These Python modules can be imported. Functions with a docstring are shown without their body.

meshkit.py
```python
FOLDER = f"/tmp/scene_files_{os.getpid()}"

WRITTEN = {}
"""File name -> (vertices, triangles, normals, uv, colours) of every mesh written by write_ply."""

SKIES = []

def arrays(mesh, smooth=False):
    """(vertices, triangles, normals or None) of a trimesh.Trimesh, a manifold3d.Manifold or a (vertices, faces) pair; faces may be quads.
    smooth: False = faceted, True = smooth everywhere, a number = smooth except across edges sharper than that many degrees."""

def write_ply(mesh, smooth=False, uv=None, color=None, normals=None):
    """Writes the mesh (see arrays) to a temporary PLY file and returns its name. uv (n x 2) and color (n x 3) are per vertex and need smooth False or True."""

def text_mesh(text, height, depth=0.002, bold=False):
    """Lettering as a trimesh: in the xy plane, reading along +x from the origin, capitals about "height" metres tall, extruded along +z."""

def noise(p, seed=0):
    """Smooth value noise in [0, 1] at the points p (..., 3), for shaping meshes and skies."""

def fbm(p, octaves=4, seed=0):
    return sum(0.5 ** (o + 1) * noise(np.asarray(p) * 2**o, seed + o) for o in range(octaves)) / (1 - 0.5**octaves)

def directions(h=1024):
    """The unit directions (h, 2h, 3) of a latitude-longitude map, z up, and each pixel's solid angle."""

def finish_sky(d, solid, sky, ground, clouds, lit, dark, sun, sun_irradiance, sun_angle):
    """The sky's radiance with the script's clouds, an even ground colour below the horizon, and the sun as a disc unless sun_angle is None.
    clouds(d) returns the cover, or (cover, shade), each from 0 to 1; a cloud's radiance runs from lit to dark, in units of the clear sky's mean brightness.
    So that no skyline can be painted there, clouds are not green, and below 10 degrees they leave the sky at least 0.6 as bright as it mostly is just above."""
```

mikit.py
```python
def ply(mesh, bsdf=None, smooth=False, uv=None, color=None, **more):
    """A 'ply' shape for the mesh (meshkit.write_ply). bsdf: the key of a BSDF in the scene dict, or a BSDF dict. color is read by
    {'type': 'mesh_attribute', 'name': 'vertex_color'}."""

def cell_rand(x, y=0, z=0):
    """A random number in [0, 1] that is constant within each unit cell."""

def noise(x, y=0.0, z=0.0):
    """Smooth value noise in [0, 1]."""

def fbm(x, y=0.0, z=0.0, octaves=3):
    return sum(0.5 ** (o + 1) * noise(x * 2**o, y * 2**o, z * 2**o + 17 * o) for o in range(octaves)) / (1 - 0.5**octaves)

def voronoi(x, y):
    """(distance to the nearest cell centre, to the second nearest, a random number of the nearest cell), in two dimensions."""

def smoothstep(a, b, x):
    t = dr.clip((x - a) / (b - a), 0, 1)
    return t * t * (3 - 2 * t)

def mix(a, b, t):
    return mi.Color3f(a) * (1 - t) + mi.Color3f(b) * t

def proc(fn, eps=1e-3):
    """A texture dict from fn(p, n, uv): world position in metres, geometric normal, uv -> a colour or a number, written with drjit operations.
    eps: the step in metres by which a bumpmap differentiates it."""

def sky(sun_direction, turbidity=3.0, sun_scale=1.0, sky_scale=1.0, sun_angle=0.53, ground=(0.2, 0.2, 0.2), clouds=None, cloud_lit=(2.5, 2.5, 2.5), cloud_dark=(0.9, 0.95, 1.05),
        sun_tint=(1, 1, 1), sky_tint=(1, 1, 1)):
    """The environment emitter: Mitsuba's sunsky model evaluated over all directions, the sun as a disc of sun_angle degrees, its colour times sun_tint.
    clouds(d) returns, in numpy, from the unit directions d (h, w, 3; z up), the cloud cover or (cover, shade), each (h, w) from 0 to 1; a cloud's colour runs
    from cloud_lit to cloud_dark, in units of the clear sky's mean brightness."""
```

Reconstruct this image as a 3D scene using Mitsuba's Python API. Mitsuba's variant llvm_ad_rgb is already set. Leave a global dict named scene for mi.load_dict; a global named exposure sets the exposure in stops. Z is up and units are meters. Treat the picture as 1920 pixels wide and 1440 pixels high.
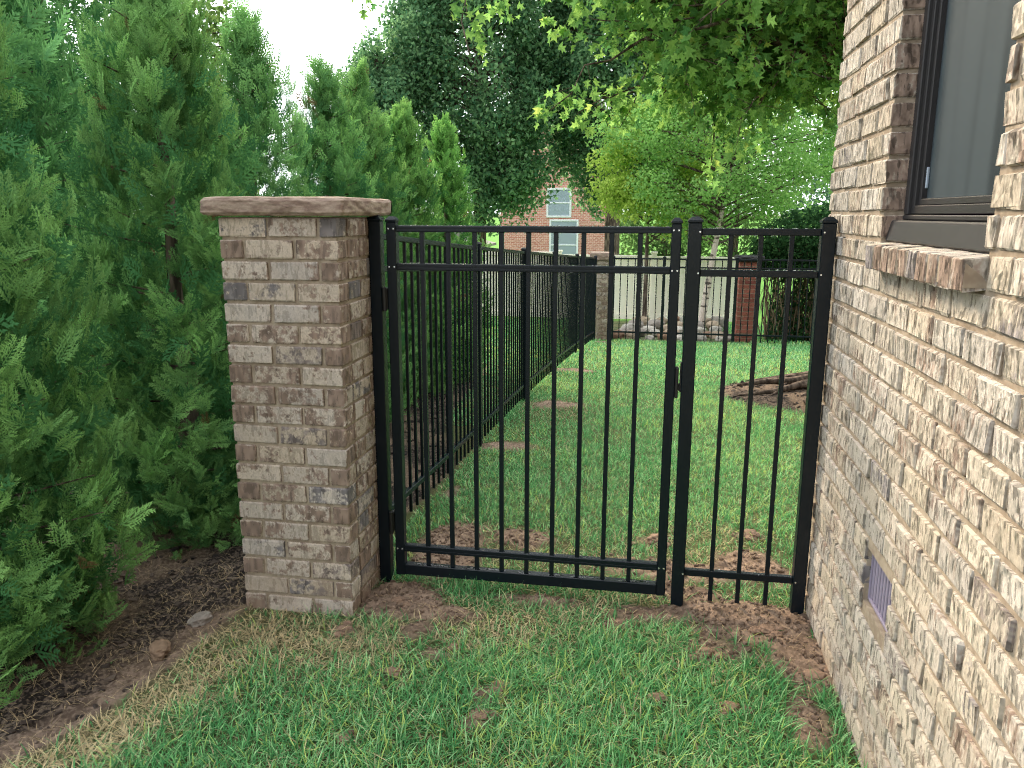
import math
import numpy as np
import trimesh
import drjit as dr
import mitsuba as mi
import mikit
import meshkit

T = mi.ScalarTransform4f
scene, labels = {}, {}
used = {}

# ---------------------------------------------------------------- camera, sky, exposure
CAM = np.array([0.0, 0.0, 1.63])
YAW, PITCH = math.radians(9.955), math.radians(12.1)
FWD = np.array([-math.sin(YAW) * math.cos(PITCH), math.cos(YAW) * math.cos(PITCH), -math.sin(PITCH)])
scene['camera'] = {'type': 'perspective', 'fov_axis': 'x', 'fov': 65.61, 'near_clip': 0.05, 'far_clip': 2000.0,
                   'to_world': T().look_at(origin=CAM.tolist(), target=(CAM + FWD).tolist(), up=[-0.0025, 0, 1])}


SUN = np.array([-0.52, 0.66, 0.60])


def overcast(d):
    n = meshkit.fbm(d * np.array([2.2, 2.2, 4.0]) + 7.0, 4, 3)
    away = 0.5 - 0.5 * (d @ (SUN / np.linalg.norm(SUN)))      # a thin overcast is brightest about the sun
    return np.ones(d.shape[:2]), np.clip(np.clip((n - 0.45) * 1.6, 0, 1) * 0.4 + 1.1 * away ** 1.3, 0, 1)


scene['sky'] = mikit.sky(SUN, turbidity=4.0, sun_scale=0.42, sky_scale=1.0, sun_angle=16, ground=(0.12, 0.14, 0.08), clouds=overcast,
                         cloud_lit=(2.78, 2.88, 3.00), cloud_dark=(1.12, 1.20, 1.31))
exposure = 3.5

# ---------------------------------------------------------------- helpers


def numbered(name):
    n = used.get(name, 0)
    used[name] = n + 1
    return name if n == 0 else f'{name}_{n:03d}'


def tag(key, label=None, cat=None, group=None, kind=None):
    d = {}
    for k, v in (('label', label), ('category', cat), ('group', group), ('kind', kind)):
        if v:
            d[k] = v
    labels[key] = d
    return key


def thing(name, label, cat, group=None, kind=None):
    return tag(numbered(name), label, cat, group, kind)


def put(key, mesh, bsdf, smooth=False, uv=None, color=None):
    scene[key] = mikit.ply(mesh, bsdf, smooth, uv=uv, color=color)
    return key


def part(parent, name, mesh, bsdf, smooth=False, uv=None, color=None, kind=None, label=None):
    key = numbered(parent + '__' + name)
    put(key, mesh, bsdf, smooth, uv, color)
    if kind or label:
        tag(key, label, None, None, kind)
    return key


# a chamfered box: 24 vertices, 44 triangles, always the same order
_s = np.array([[x, y, z] for x in (-1, 1) for y in (-1, 1) for z in (-1, 1)], float)
_pat = np.vstack([_s * 1.0] * 3)
_ax = np.repeat(np.arange(3), 8)
_unit = np.array([[p[k] * (1.0 if k == a else 0.9) for k in range(3)] for p, a in zip(_pat, _ax)])
_hull = trimesh.convex.convex_hull(trimesh.Trimesh(_unit, process=False))
_map = [int(np.argmin(np.linalg.norm(_unit - v, axis=1))) for v in _hull.vertices]
CF = np.array([[_map[i] for i in f] for f in _hull.faces])
_INNER = np.ones((24, 3), bool)
_INNER[np.arange(24), _ax] = False


def cbox(lo, hi, ch=0.002, jit=0.0, rng=None):
    lo, hi = np.asarray(lo, float), np.asarray(hi, float)
    c, h = (lo + hi) / 2, (hi - lo) / 2
    ch = min(ch, 0.45 * h.min())
    v = _pat * (h - np.where(_INNER, ch, 0.0))
    if jit:
        v = v + rng.normal(0, jit, v.shape)
    return v + c, CF


def cat(ms):
    vs, fs, n = [], [], 0
    for m in ms:
        v, f = (m.vertices, m.faces) if hasattr(m, 'vertices') else m
        vs.append(np.asarray(v, float)); fs.append(np.asarray(f) + n); n += len(v)
    return np.vstack(vs), np.vstack(fs)


def tube(pts, rad, sides=6):
    p = np.asarray(pts, float)
    r = np.broadcast_to(np.asarray(rad, float), (len(p),))
    t = np.gradient(p, axis=0)
    t /= np.linalg.norm(t, axis=1, keepdims=True) + 1e-12
    a = np.cross(t, np.where(np.abs(t[:, 2:]) < 0.9, [0, 0, 1.0], [1.0, 0, 0]))
    a /= np.linalg.norm(a, axis=1, keepdims=True) + 1e-12
    b = np.cross(t, a)
    ang = np.arange(sides) * 2 * np.pi / sides
    v = p[:, None] + r[:, None, None] * (np.cos(ang)[None, :, None] * a[:, None] + np.sin(ang)[None, :, None] * b[:, None])
    i, j = np.meshgrid(np.arange(len(p) - 1), np.arange(sides), indexing='ij')
    q = np.stack([i * sides + j, i * sides + (j + 1) % sides, (i + 1) * sides + (j + 1) % sides, (i + 1) * sides + j], -1).reshape(-1, 4)
    f = np.vstack([q[:, [0, 1, 2]], q[:, [0, 2, 3]]])
    last = (len(p) - 1) * sides
    cap = np.array([[last, last + k, last + k + 1] for k in range(1, sides - 1)])
    return v.reshape(-1, 3), np.vstack([f, cap])


def smoothstep(a, b, x):
    t = np.clip((np.asarray(x, float) - a) / (b - a), 0, 1)
    return t * t * (3 - 2 * t)


def frames(d, roll):
    """Rotation matrices whose x column is d (k,3), rolled about it."""
    d = d / np.linalg.norm(d, axis=1, keepdims=True)
    up = np.where(np.abs(d[:, 2:]) < 0.95, [0, 0, 1.0], [1.0, 0, 0])
    y = np.cross(up, d)
    y /= np.linalg.norm(y, axis=1, keepdims=True)
    z = np.cross(d, y)
    c, s = np.cos(roll)[:, None], np.sin(roll)[:, None]
    return np.stack([d, c * y + s * z, -s * y + c * z], -1)


def fan_frames(d, face):
    """x column along d, z column (the normal of a flat spray) as near to face as it goes."""
    d = d / np.linalg.norm(d, axis=1, keepdims=True)
    z = face - (face * d).sum(1, keepdims=True) * d
    z /= np.linalg.norm(z, axis=1, keepdims=True) + 1e-9
    return np.stack([d, np.cross(z, d), z], -1)


def scatter(tv, tf, pos, rot, scl):
    """Copies of a template mesh under positions, rotations and scales as one mesh."""
    scl = np.asarray(scl, float)
    scl = scl[:, None, None] if scl.ndim == 1 else scl[:, None, :]
    v = np.einsum('kij,knj->kni', rot, tv[None] * scl) + pos[:, None]
    f = tf[None] + (np.arange(len(pos)) * len(tv))[:, None, None]
    return v.reshape(-1, 3), f.reshape(-1, 3)


# ---------------------------------------------------------------- the lie of the land


def terrain(x, y):
    x, y = np.asarray(x, float), np.asarray(y, float)
    t = np.maximum(y - 3.3, 0)
    z = -0.061 * (np.sqrt(t * t + 0.5) - 0.707)
    z = np.where(y > 24, -0.061 * (20.7 - 0.707) - 0.01 * (y - 24) * 0, z)
    return z


EDGE = np.array([[-3, -3.0], [0.8, -2.3], [1.8, -1.87], [1.91, -1.80], [2.21, -1.72], [2.71, -1.65], [2.84, -1.62], [3.3, -1.30], [5.2, -1.27], [6.6, -1.70], [10.5, -2.1], [12, -4.0], [400, -4.0]])


def edge_x(y):
    return np.interp(y, EDGE[:, 0], EDGE[:, 1])


def gnoise(x, y, s, seed=0, oc=3):
    return meshkit.fbm(np.stack([np.asarray(x) * s, np.asarray(y) * s, np.zeros_like(np.asarray(x, float)) + 3.3], -1), oc, seed)


SOIL = [(-.45, 3.12, .40, .07, .75), (.02, 3.08, .25, .10, .85), (-.45, 3.34, .5, .06, .7), (.35, 2.98, .30, .12, .8), (-1.02, 3.02, .20, .20, 1.3), (-0.80, 2.92, .24, .10, .9), (.42, 3.13, .34, .14, 1.3), (.60, 2.88, .12, .30, 1.3), (.30, 2.86, .22, .14, .7),
        (-.95, 3.60, .20, .42, 1.2), (-.62, 3.80, .20, .16, 1.0), (.10, 3.52, .45, .18, .85), (.50, 3.62, .25, .25, 1.0), (.16, 3.30, .3, .1, .9),
        (-1.05, 5.75, .28, .22, 1.0), (-.90, 7.6, .40, .30, .9), (-1.0, 10.2, .40, .30, .9), (-1.15, 4.5, .10, .30, .7), (-.9, 12.6, .4, .3, .6), (-.8, 14.2, .4, .3, .7),
        (-.50, 2.42, .13, .10, .8), (-.88, 2.47, .14, .08, .6), (-.72, 2.62, .13, .08, .55), (-.91, 2.12, .07, .05, .6), (-.50, 2.24, .10, .07, .7),
        (.30, 2.46, .09, .07, .75), (.08, 2.47, .08, .06, .6), (.25, 2.78, .10, .07, .7), (-.09, 2.98, .10, .06, .7), (.56, 2.45, .10, .22, .8), (-1.15, 2.74, .10, .08, .7),
        (-.85, 2.80, .14, .12, .7), (.62, 2.0, .06, .4, .4), (.08, 3.87, .14, .10, .7), (.55, 4.03, .14, .1, .7)]


def soil(x, y):
    """0 lawn .. 1 bare soil"""
    w = np.zeros_like(np.asarray(x, float))
    for cx, cy, rx, ry, s in SOIL:
        w = np.maximum(w, s * np.exp(-(((x - cx) / rx) ** 2 + ((y - cy) / ry) ** 2)))
    n = gnoise(x, y, 9.0, 5) - 0.5
    band = smoothstep(.02, -.02, x - edge_x(y)) * (y < 3.3)
    return np.maximum(smoothstep(0.38, 0.75, w + n * 0.75), band)


def mulch(x, y):
    """1 in the planting bed and in the ring about the maple"""
    n = (gnoise(x, y, 6.0, 11) - 0.5) * 0.12
    bed = smoothstep(-0.05, 0.05, edge_x(y) - x + n * 1.6 - np.where(y < 2.85, .15, .03)) * (y < 11.8)
    r = np.hypot((x - 2.05) / 1.3, (y - 8.85) / 1.2)
    ring = smoothstep(0.06, -0.06, r - 1 + n)
    rocks = smoothstep(14.55, 14.75, y) * (y < 19.4) * (x > -0.9) * (x < 1.6)
    band = .42 * smoothstep(.03, -.02, x - edge_x(y)) * (y < 3.3)
    return np.clip(np.maximum(np.maximum(np.maximum(bed, band), ring), rocks * 0.8), 0, 1)


def dryness(x, y):
    e = 1.4 * np.exp(-((x - edge_x(y) - 0.07) / 0.19) ** 2) * (y < 3.0)
    w = np.maximum(e, 0.9 * np.exp(-(((x + 1.25) / .45) ** 2 + ((y - 2.62) / .22) ** 2)))
    w = np.maximum(w, 0.8 * np.exp(-(((x + .7) / .45) ** 2 + ((y - 2.85) / .22) ** 2)))
    w = np.maximum(w, 0.6 * np.exp(-(((x - .1) / .6) ** 2 + ((y - 3.1) / .25) ** 2)))
    w = np.maximum(w, 0.6 * np.exp(-(((x + .6) / .5) ** 2 + ((y - 3.6) / .4) ** 2)))
    w = np.maximum(w, 0.55 * np.exp(-(((x - .35) / .35) ** 2 + ((y - 3.8) / .4) ** 2)))
    w = np.maximum(w, 0.5 * np.exp(-(((x + .9) / .3) ** 2 + ((y - 7.4) / .5) ** 2)))
    return np.clip(w + (gnoise(x, y, 3.0, 21) - 0.5) * 0.7, 0, 1)


def relief(x, y):
    """Lumps of soil, the sunken bed and the uneven lawn, added to the terrain near the camera."""
    s, m = soil(x, y), mulch(x, y)
    z = (gnoise(x, y, 1.7, 31) - 0.5) * 0.03
    z = z + s * ((gnoise(x, y, 22, 32, 4) - 0.45) * 0.06 + 0.01)
    z = z + m * ((gnoise(x, y, 18, 33, 4) - 0.5) * 0.035)
    bed = smoothstep(0.0, 0.12, edge_x(y) - x) * (y < 11.8)
    r2 = ((x - 2.05) / 1.3) ** 2 + ((y - 8.85) / 1.2) ** 2
    z = z + .13 * np.clip(1 - r2, 0, 1)
    return (z - 0.05 * bed) * smoothstep(22, 12, y)


def ground_z(x, y):
    return terrain(x, y) + relief(x, y)


# ---------------------------------------------------------------- materials
def vcol(name='vertex_color'):
    return {'type': 'mesh_attribute', 'name': name}


def rgb(*c):
    return {'type': 'rgb', 'value': list(c)}


def leafmat(trans, rough, spec=0.5):
    return {'type': 'principledthin', 'base_color': vcol(), 'roughness': rough, 'diff_trans': trans, 'spec_trans': 0.0, 'eta': 1.4}


scene['mat_thuja'] = leafmat(0.8, 0.5)
scene['mat_leaf'] = leafmat(1.25, 0.35)
scene['mat_grass'] = leafmat(0.7, 0.45)
scene['mat_vertex'] = {'type': 'twosided', 'bsdf': {'type': 'principled', 'base_color': vcol(), 'roughness': 0.85, 'specular': 0.25}}
scene['mat_metal'] = {'type': 'principled', 'base_color': rgb(.003, .007, .011), 'roughness': 0.34, 'specular': 0.18, 'clearcoat': 0.4, 'clearcoat_gloss': 0.95}
scene['mat_dark'] = {'type': 'principled', 'base_color': rgb(.008, .008, .008), 'roughness': 0.5}
scene['mat_bronze'] = {'type': 'principled', 'base_color': rgb(.026, .025, .026), 'roughness': 0.42, 'specular': 0.3}
scene['mat_steel'] = {'type': 'roughconductor', 'material': 'Al', 'alpha': 0.25}
scene['mat_water'] = {'type': 'dielectric', 'int_ior': 1.33}
scene['mat_vinyl'] = {'type': 'principled', 'base_color': rgb(.90, .835, .70), 'roughness': 0.45}
scene['mat_white'] = {'type': 'principled', 'base_color': rgb(.72, .74, .76), 'roughness': 0.4}
scene['mat_pane'] = {'type': 'principled', 'base_color': rgb(.30, .36, .42), 'roughness': 0.12, 'specular': 0.6}


def f_brick(p, n, uv):
    r1, r2 = dr.clip(uv.x, 0, 1), dr.clip(uv.y, 0, 1)
    s = p.x + p.y + r1 * 37.0
    z = p.z + r1 * 11.0
    blot = mikit.fbm(s * 17, z * 20, r1 * 9, 3)
    streak = mikit.fbm(s * 95, z * 17, 3.0, 3)
    fine = mikit.fbm(s * 210, z * 150, 5.0, 2)
    smooth_type = p.x < 0.0          # the pillar's bricks are mottled, the house's are bark-textured
    streak = dr.select(smooth_type, mikit.fbm(s * 48, z * 56, 13.0, 3), streak)
    m = mikit.smoothstep(dr.select(smooth_type, 0.38, 0.35), dr.select(smooth_type, 0.56, 0.60), blot * 0.50 + streak * 0.38 + fine * 0.17 + (r2 - 0.5) * 0.50)
    g = mikit.smoothstep(0.78, 0.92, mikit.cell_rand(r1 * 977.0, 1, 2))
    dark = mikit.mix(mi.Color3f(.225, .165, .130), mi.Color3f(.175, .160, .160), g)
    dark = dark * (0.65 + 0.7 * mikit.noise(s * 70, z * 22, 8.0))
    c2 = mikit.cell_rand(r1 * 531.0, 4, 1)
    cream = mikit.mix(mi.Color3f(.470, .410, .335), mi.Color3f(.465, .430, .395), c2) * (0.84 + 0.26 * mikit.cell_rand(r1 * 311.0, 7, 3))
    cream = cream * (0.80 + 0.32 * fine)
    crack = mikit.smoothstep(0.58, 0.68, mikit.fbm(s * 105, z * 34, 21.0, 2)) * dr.select(smooth_type, 1.0, 1.9)
    cream = cream * dr.select(smooth_type, mi.Color3f(1.02, .975, .925), mi.Color3f(.92, .915, .875))
    c = mikit.mix(dark, cream, m)
    splash = mikit.smoothstep(0.30, 0.0, p.z) * mikit.smoothstep(0.25, 0.75, mikit.fbm(s * 9, p.z * 9, 31.0, 2))
    return mikit.mix(c * (1 - 0.26 * crack), mi.Color3f(.235, .165, .115), splash * 0.55)


def f_brick_bump(p, n, uv):
    r1 = dr.clip(uv.x, 0, 1)
    s = p.x + p.y + r1 * 37.0
    return mikit.fbm(s * 95, p.z * 22 + r1 * 9, 3.0, 2) * 0.7 + mikit.noise(s * 260, p.z * 160, 1.0) * 0.3


scene['mat_brick'] = {'type': 'bumpmap', 'tex': mikit.proc(f_brick_bump, eps=1.2e-3), 'scale': 0.0035,
                      'bsdf': {'type': 'principled', 'base_color': mikit.proc(f_brick), 'roughness': 0.9, 'specular': 0.2}}


def f_mortar(p, n, uv):
    s = p.x + p.y
    a = mikit.fbm(s * 60, p.z * 60, 2.0, 3)
    b = mikit.fbm(s * 5, p.z * 5, 4.0, 2)
    return mikit.mix(mi.Color3f(.24, .190, .140), mi.Color3f(.35, .290, .220), mikit.smoothstep(0.25, 0.75, a * 0.6 + b * 0.4))


scene['mat_mortar'] = {'type': 'principled', 'base_color': mikit.proc(f_mortar), 'roughness': 0.95, 'specular': 0.1}


def f_stone(p, n, uv):
    a = mikit.fbm(p.x * 24, p.y * 24, p.z * 60, 3)
    b = mikit.fbm(p.x * 140, p.y * 140, p.z * 140, 2)
    c = mikit.mix(mi.Color3f(.20, .140, .110), mi.Color3f(.34, .265, .21), mikit.smoothstep(0.3, 0.7, a))
    return c * (0.75 + 0.5 * b)


scene['mat_stone'] = {'type': 'principled', 'base_color': mikit.proc(f_stone), 'roughness': 0.9, 'specular': 0.2}


def f_ground(p, n, uv):
    u, v = dr.clip(uv.x, 0, 1), dr.clip(uv.y, 0, 1)
    a = mikit.fbm(p.x * 18, p.y * 18, 0.0, 4)
    b = mikit.fbm(p.x * 110, p.y * 110, 2.0, 2)
    lawn = mikit.mix(mi.Color3f(.060, .050, .026), mi.Color3f(.070, .095, .032), a)
    far = mikit.smoothstep(13.0, 16.0, p.y)
    lawn = mikit.mix(lawn, mi.Color3f(.10, .22, .045) * (0.7 + 0.6 * a), far)
    dirt = mikit.mix(mi.Color3f(.122, .086, .063), mi.Color3f(.255, .184, .136), mikit.smoothstep(0.3, 0.7, a * 0.55 + b * 0.45))
    chips = mikit.mix(mi.Color3f(.020, .016, .014), mi.Color3f(.12, .092, .072), mikit.smoothstep(0.42, 0.72, b * 0.75 + a * 0.25))
    warm = mikit.smoothstep(0.45, 0.65, mikit.fbm(p.x * 2.5, p.y * 2.5, 9.0, 2))
    chips = mikit.mix(chips, mi.Color3f(.16, .115, .080) * (0.5 + b), warm * 0.6)
    return mikit.mix(mikit.mix(lawn, dirt, u), chips, v)


scene['mat_ground'] = {'type': 'twosided', 'bsdf': {'type': 'principled', 'base_color': mikit.proc(f_ground), 'roughness': 0.95, 'specular': 0.1}}


def f_bark(p, n, uv):
    a = mikit.fbm(p.x * 40 + p.y * 25, p.y * 40, p.z * 6, 3)
    return mikit.mix(mi.Color3f(.045, .034, .028), mi.Color3f(.19, .145, .115), mikit.smoothstep(0.3, 0.75, a))


scene['mat_bark'] = {'type': 'twosided', 'bsdf': {'type': 'principled', 'base_color': mikit.proc(f_bark), 'roughness': 0.95, 'specular': 0.1}}


def f_birch(p, n, uv):
    a = mikit.fbm(p.x * 9 + p.y * 9, p.z * 22, 1.0, 3)
    return mikit.mix(mi.Color3f(.62, .52, .44), mi.Color3f(.10, .075, .06), mikit.smoothstep(0.60, 0.68, a))


scene['mat_birch'] = {'type': 'principled', 'base_color': mikit.proc(f_birch), 'roughness': 0.8}


def f_redwall(p, n, uv):
    row = p.z / 0.0813
    k = dr.floor(row)
    s = (p.x + p.y) / 0.205 + 0.5 * (k - 2 * dr.floor(k / 2))
    fr, fs = row - k, s - dr.floor(s)
    joint = dr.maximum(mikit.smoothstep(0.80, 0.88, fr), mikit.smoothstep(0.90, 0.95, fs))
    r = mikit.cell_rand(dr.floor(s), k, 3)
    c = mikit.mix(mi.Color3f(.46, .17, .13), mi.Color3f(.58, .28, .22), r)
    return mikit.mix(c, mi.Color3f(.66, .58, .52), joint)


scene['mat_redwall'] = {'type': 'principled', 'base_color': mikit.proc(f_redwall), 'roughness': 0.9, 'specular': 0.2}


def f_redbrick(p, n, uv):
    a = mikit.fbm(p.x * 40, p.y * 40, p.z * 40, 2)
    return mikit.mix(mi.Color3f(.17, .055, .045), mi.Color3f(.30, .105, .075), dr.clip(uv.x, 0, 1)) * (0.7 + 0.6 * a)


scene['mat_redbrick'] = {'type': 'principled', 'base_color': mikit.proc(f_redbrick), 'roughness': 0.9, 'specular': 0.2}


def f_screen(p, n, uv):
    band = mikit.fbm(p.y * 14, p.z * 0.8, 3.0, 2)  # faint vertical bands put curtain reflections into the screen colour
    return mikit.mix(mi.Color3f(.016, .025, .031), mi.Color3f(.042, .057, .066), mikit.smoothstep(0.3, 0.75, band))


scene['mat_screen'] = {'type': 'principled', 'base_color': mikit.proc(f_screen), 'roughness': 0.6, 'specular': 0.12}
scene['mat_vent'] = {'type': 'principled', 'base_color': rgb(.27, .235, .31), 'roughness': 0.4}
scene['mat_roof'] = {'type': 'principled', 'base_color': rgb(.07, .068, .07), 'roughness': 0.9}
scene['mat_greywood'] = {'type': 'principled', 'base_color': rgb(.21, .20, .175), 'roughness': 0.8}

# ---------------------------------------------------------------- ground: one sheet to the horizon


def axis(fine0, fine1, step, lo, hi, near_lo, near_hi, cap):
    """Grid lines: fine between fine0 and fine1, no coarser than cap as far as near_lo and near_hi, ever coarser beyond."""
    a = list(np.arange(fine0, fine1 + step / 2, step))
    s, x = step, a[-1]
    while x < hi:
        s = min(s * 1.18, cap) if x < near_hi else s * 1.25
        x = min(x + s, hi); a.append(x)
    s, x = step, fine0
    while x > lo:
        s = min(s * 1.18, cap) if x > near_lo else s * 1.25
        x = max(x - s, lo); a.insert(0, x)
    return np.array(a)


gx, gy = axis(-2.4, 0.75, 0.024, -400, 400, -3.6, 3.6, .10), axis(1.4, 4.1, 0.024, -60, 600, 1.0, 15.0, .10)
X, Y = np.meshgrid(gx, gy, indexing='ij')
Z = ground_z(X, Y)
nx, ny = len(gx), len(gy)
i, j = np.meshgrid(np.arange(nx - 1), np.arange(ny - 1), indexing='ij')
a = i * ny + j
gf = np.vstack([np.stack([a, a + ny, a + ny + 1], -1).reshape(-1, 3), np.stack([a, a + ny + 1, a + 1], -1).reshape(-1, 3)])
gv = np.stack([X, Y, Z], -1).reshape(-1, 3)
put('ground', (gv, gf), 'mat_ground', True, uv=np.stack([soil(gv[:, 0], gv[:, 1]), mulch(gv[:, 0], gv[:, 1])], -1))
tag('ground', 'lawn ground with bare soil patches and a mulched planting bed', 'ground', None, 'structure')

# ---------------------------------------------------------------- brick pillar
COURSE, BL, BW, JT = 0.0813, 0.2032, 0.1000, 0.0125
PX0, PX1, PY0, PY1, PZ0 = -1.638, -1.161, 2.846, 3.321, -0.009


def face_uv(r1, faces, ends, axis_):
    """uv of a chamfered brick: the whitewash is on the long faces, the ends stay plain."""
    uv = np.empty((24, 2)); uv[:, 0] = r1; uv[:, 1] = faces
    uv[_ax == axis_, 1] = ends
    return uv


def ring_bricks(x0, x1, y0, y1, flip, bl=BL, bw=BW):
    """Plan rectangles of one course of a square brick pier, a hollow ring of bricks laid round its corners."""
    out = []
    hx = bw - JT / 2
    if flip:
        spans = [(x0, x0 + 2 * bl - JT, 'f'), ]
    # front and back runs, sides fill between them
    def run(a, b, first):
        xs, cur, k = [], a, 0
        size = [first] + [bl] * 20
        while cur < b - 0.03:
            e = min(cur + size[k] - JT, b)
            if b - e < 0.04:
                e = b
            xs.append((cur, e)); cur = e + JT; k += 1
        return xs
    fr = run(x0, x1, bl) if flip else run(x0, x1, bw + JT / 2)
    for a, b in fr:
        out.append((a, b, y0, y0 + hx))
    bk = run(x0, x1, bw + JT / 2) if flip else run(x0, x1, bl)
    for a, b in bk:
        out.append((a, b, y1 - hx, y1))
    ya, yb = y0 + hx + JT, y1 - hx - JT
    sd = run(ya, yb, bl if flip else bl * 0.62)
    for a, b in sd:
        out.append((x1 - hx, x1, a, b))
    for a, b in sd:
        out.append((x0, x0 + hx, a, b))
    return out


def pier(key, x0, x1, y0, y1, z0, courses, rng, mat, lo, hi, jit=0.0011, red=False):
    for k in range(courses):
        zb = z0 + k * COURSE
        for (a, b, c, d) in ring_bricks(x0, x1, y0, y1, k % 2 == 1):
            push = rng.uniform(-0.0015, 0.0015)
            m = cbox((a - push, c + push, zb + JT / 2), (b + push, d - push, zb + COURSE - JT / 2), 0.004, jit, rng)
            along = 0 if b - a > d - c else 1
            if red:
                uv = np.tile([[rng.random(), rng.random()]], (24, 1))
            else:
                short = max(b - a, d - c) < 0.13
                uv = face_uv(rng.random(), rng.uniform(0, .25) if short and rng.random() < .7 else rng.uniform(lo, hi), rng.uniform(0, .18), along)
            part(key, 'brick', m, mat, uv=uv)
    i_ = 0.008
    part(key, 'mortar', cbox((x0 + i_, y0 + i_, z0 - 0.3), (x1 - i_, y1 - i_, z0 + courses * COURSE - 0.002), 0.002), 'mat_mortar')


def rough_slab(x0, x1, y0, y1, z0, z1, seed, amp=0.012):
    m = trimesh.creation.box(extents=(x1 - x0, y1 - y0, z1 - z0))
    while len(m.faces) < 9000:
        m = m.subdivide()
    v = m.vertices.copy()
    h = np.array([x1 - x0, y1 - y0, z1 - z0]) / 2
    side = np.maximum(np.abs(v[:, 0]) / h[0], np.abs(v[:, 1]) / h[1])
    w = smoothstep(0.9, 1.0, side)
    n = meshkit.fbm(v * np.array([16, 16, 34]) + seed, 4, seed) - 0.5
    n2 = meshkit.noise(v * 9 + seed + 5, seed) - 0.5
    edge = smoothstep(0.45, 1.0, np.abs(v[:, 2]) / h[2])
    inward = (n * 2.2 + n2 * 0.8) * amp - edge ** 2 * w * 0.010
    d = v[:, :2] / (np.linalg.norm(v[:, :2], axis=1, keepdims=True) + 1e-9)
    v[:, :2] += d * (inward * w)[:, None]
    v[:, 2] += (meshkit.fbm(v * np.array([10, 10, 3]) + seed, 3, seed + 2) - 0.5) * 0.006 - (w * edge * 0.004) * np.sign(v[:, 2])
    return v + np.array([(x0 + x1) / 2, (y0 + y1) / 2, (z0 + z1) / 2]), m.faces


rng = np.random.default_rng(7)
P = thing('brick_pillar', 'square whitewashed brown brick pillar with a stone cap beside the black gate', 'brick pillar')
pier(P, PX0, PX1, PY0, PY1, PZ0, 20, rng, 'mat_brick', 0.30, 0.70)
part(P, 'cap', rough_slab(PX0 - .043, PX1 + .043, PY0 - .043, PY1 + .043, 1.619, 1.690, 3, .008), 'mat_stone', 50)

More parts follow.
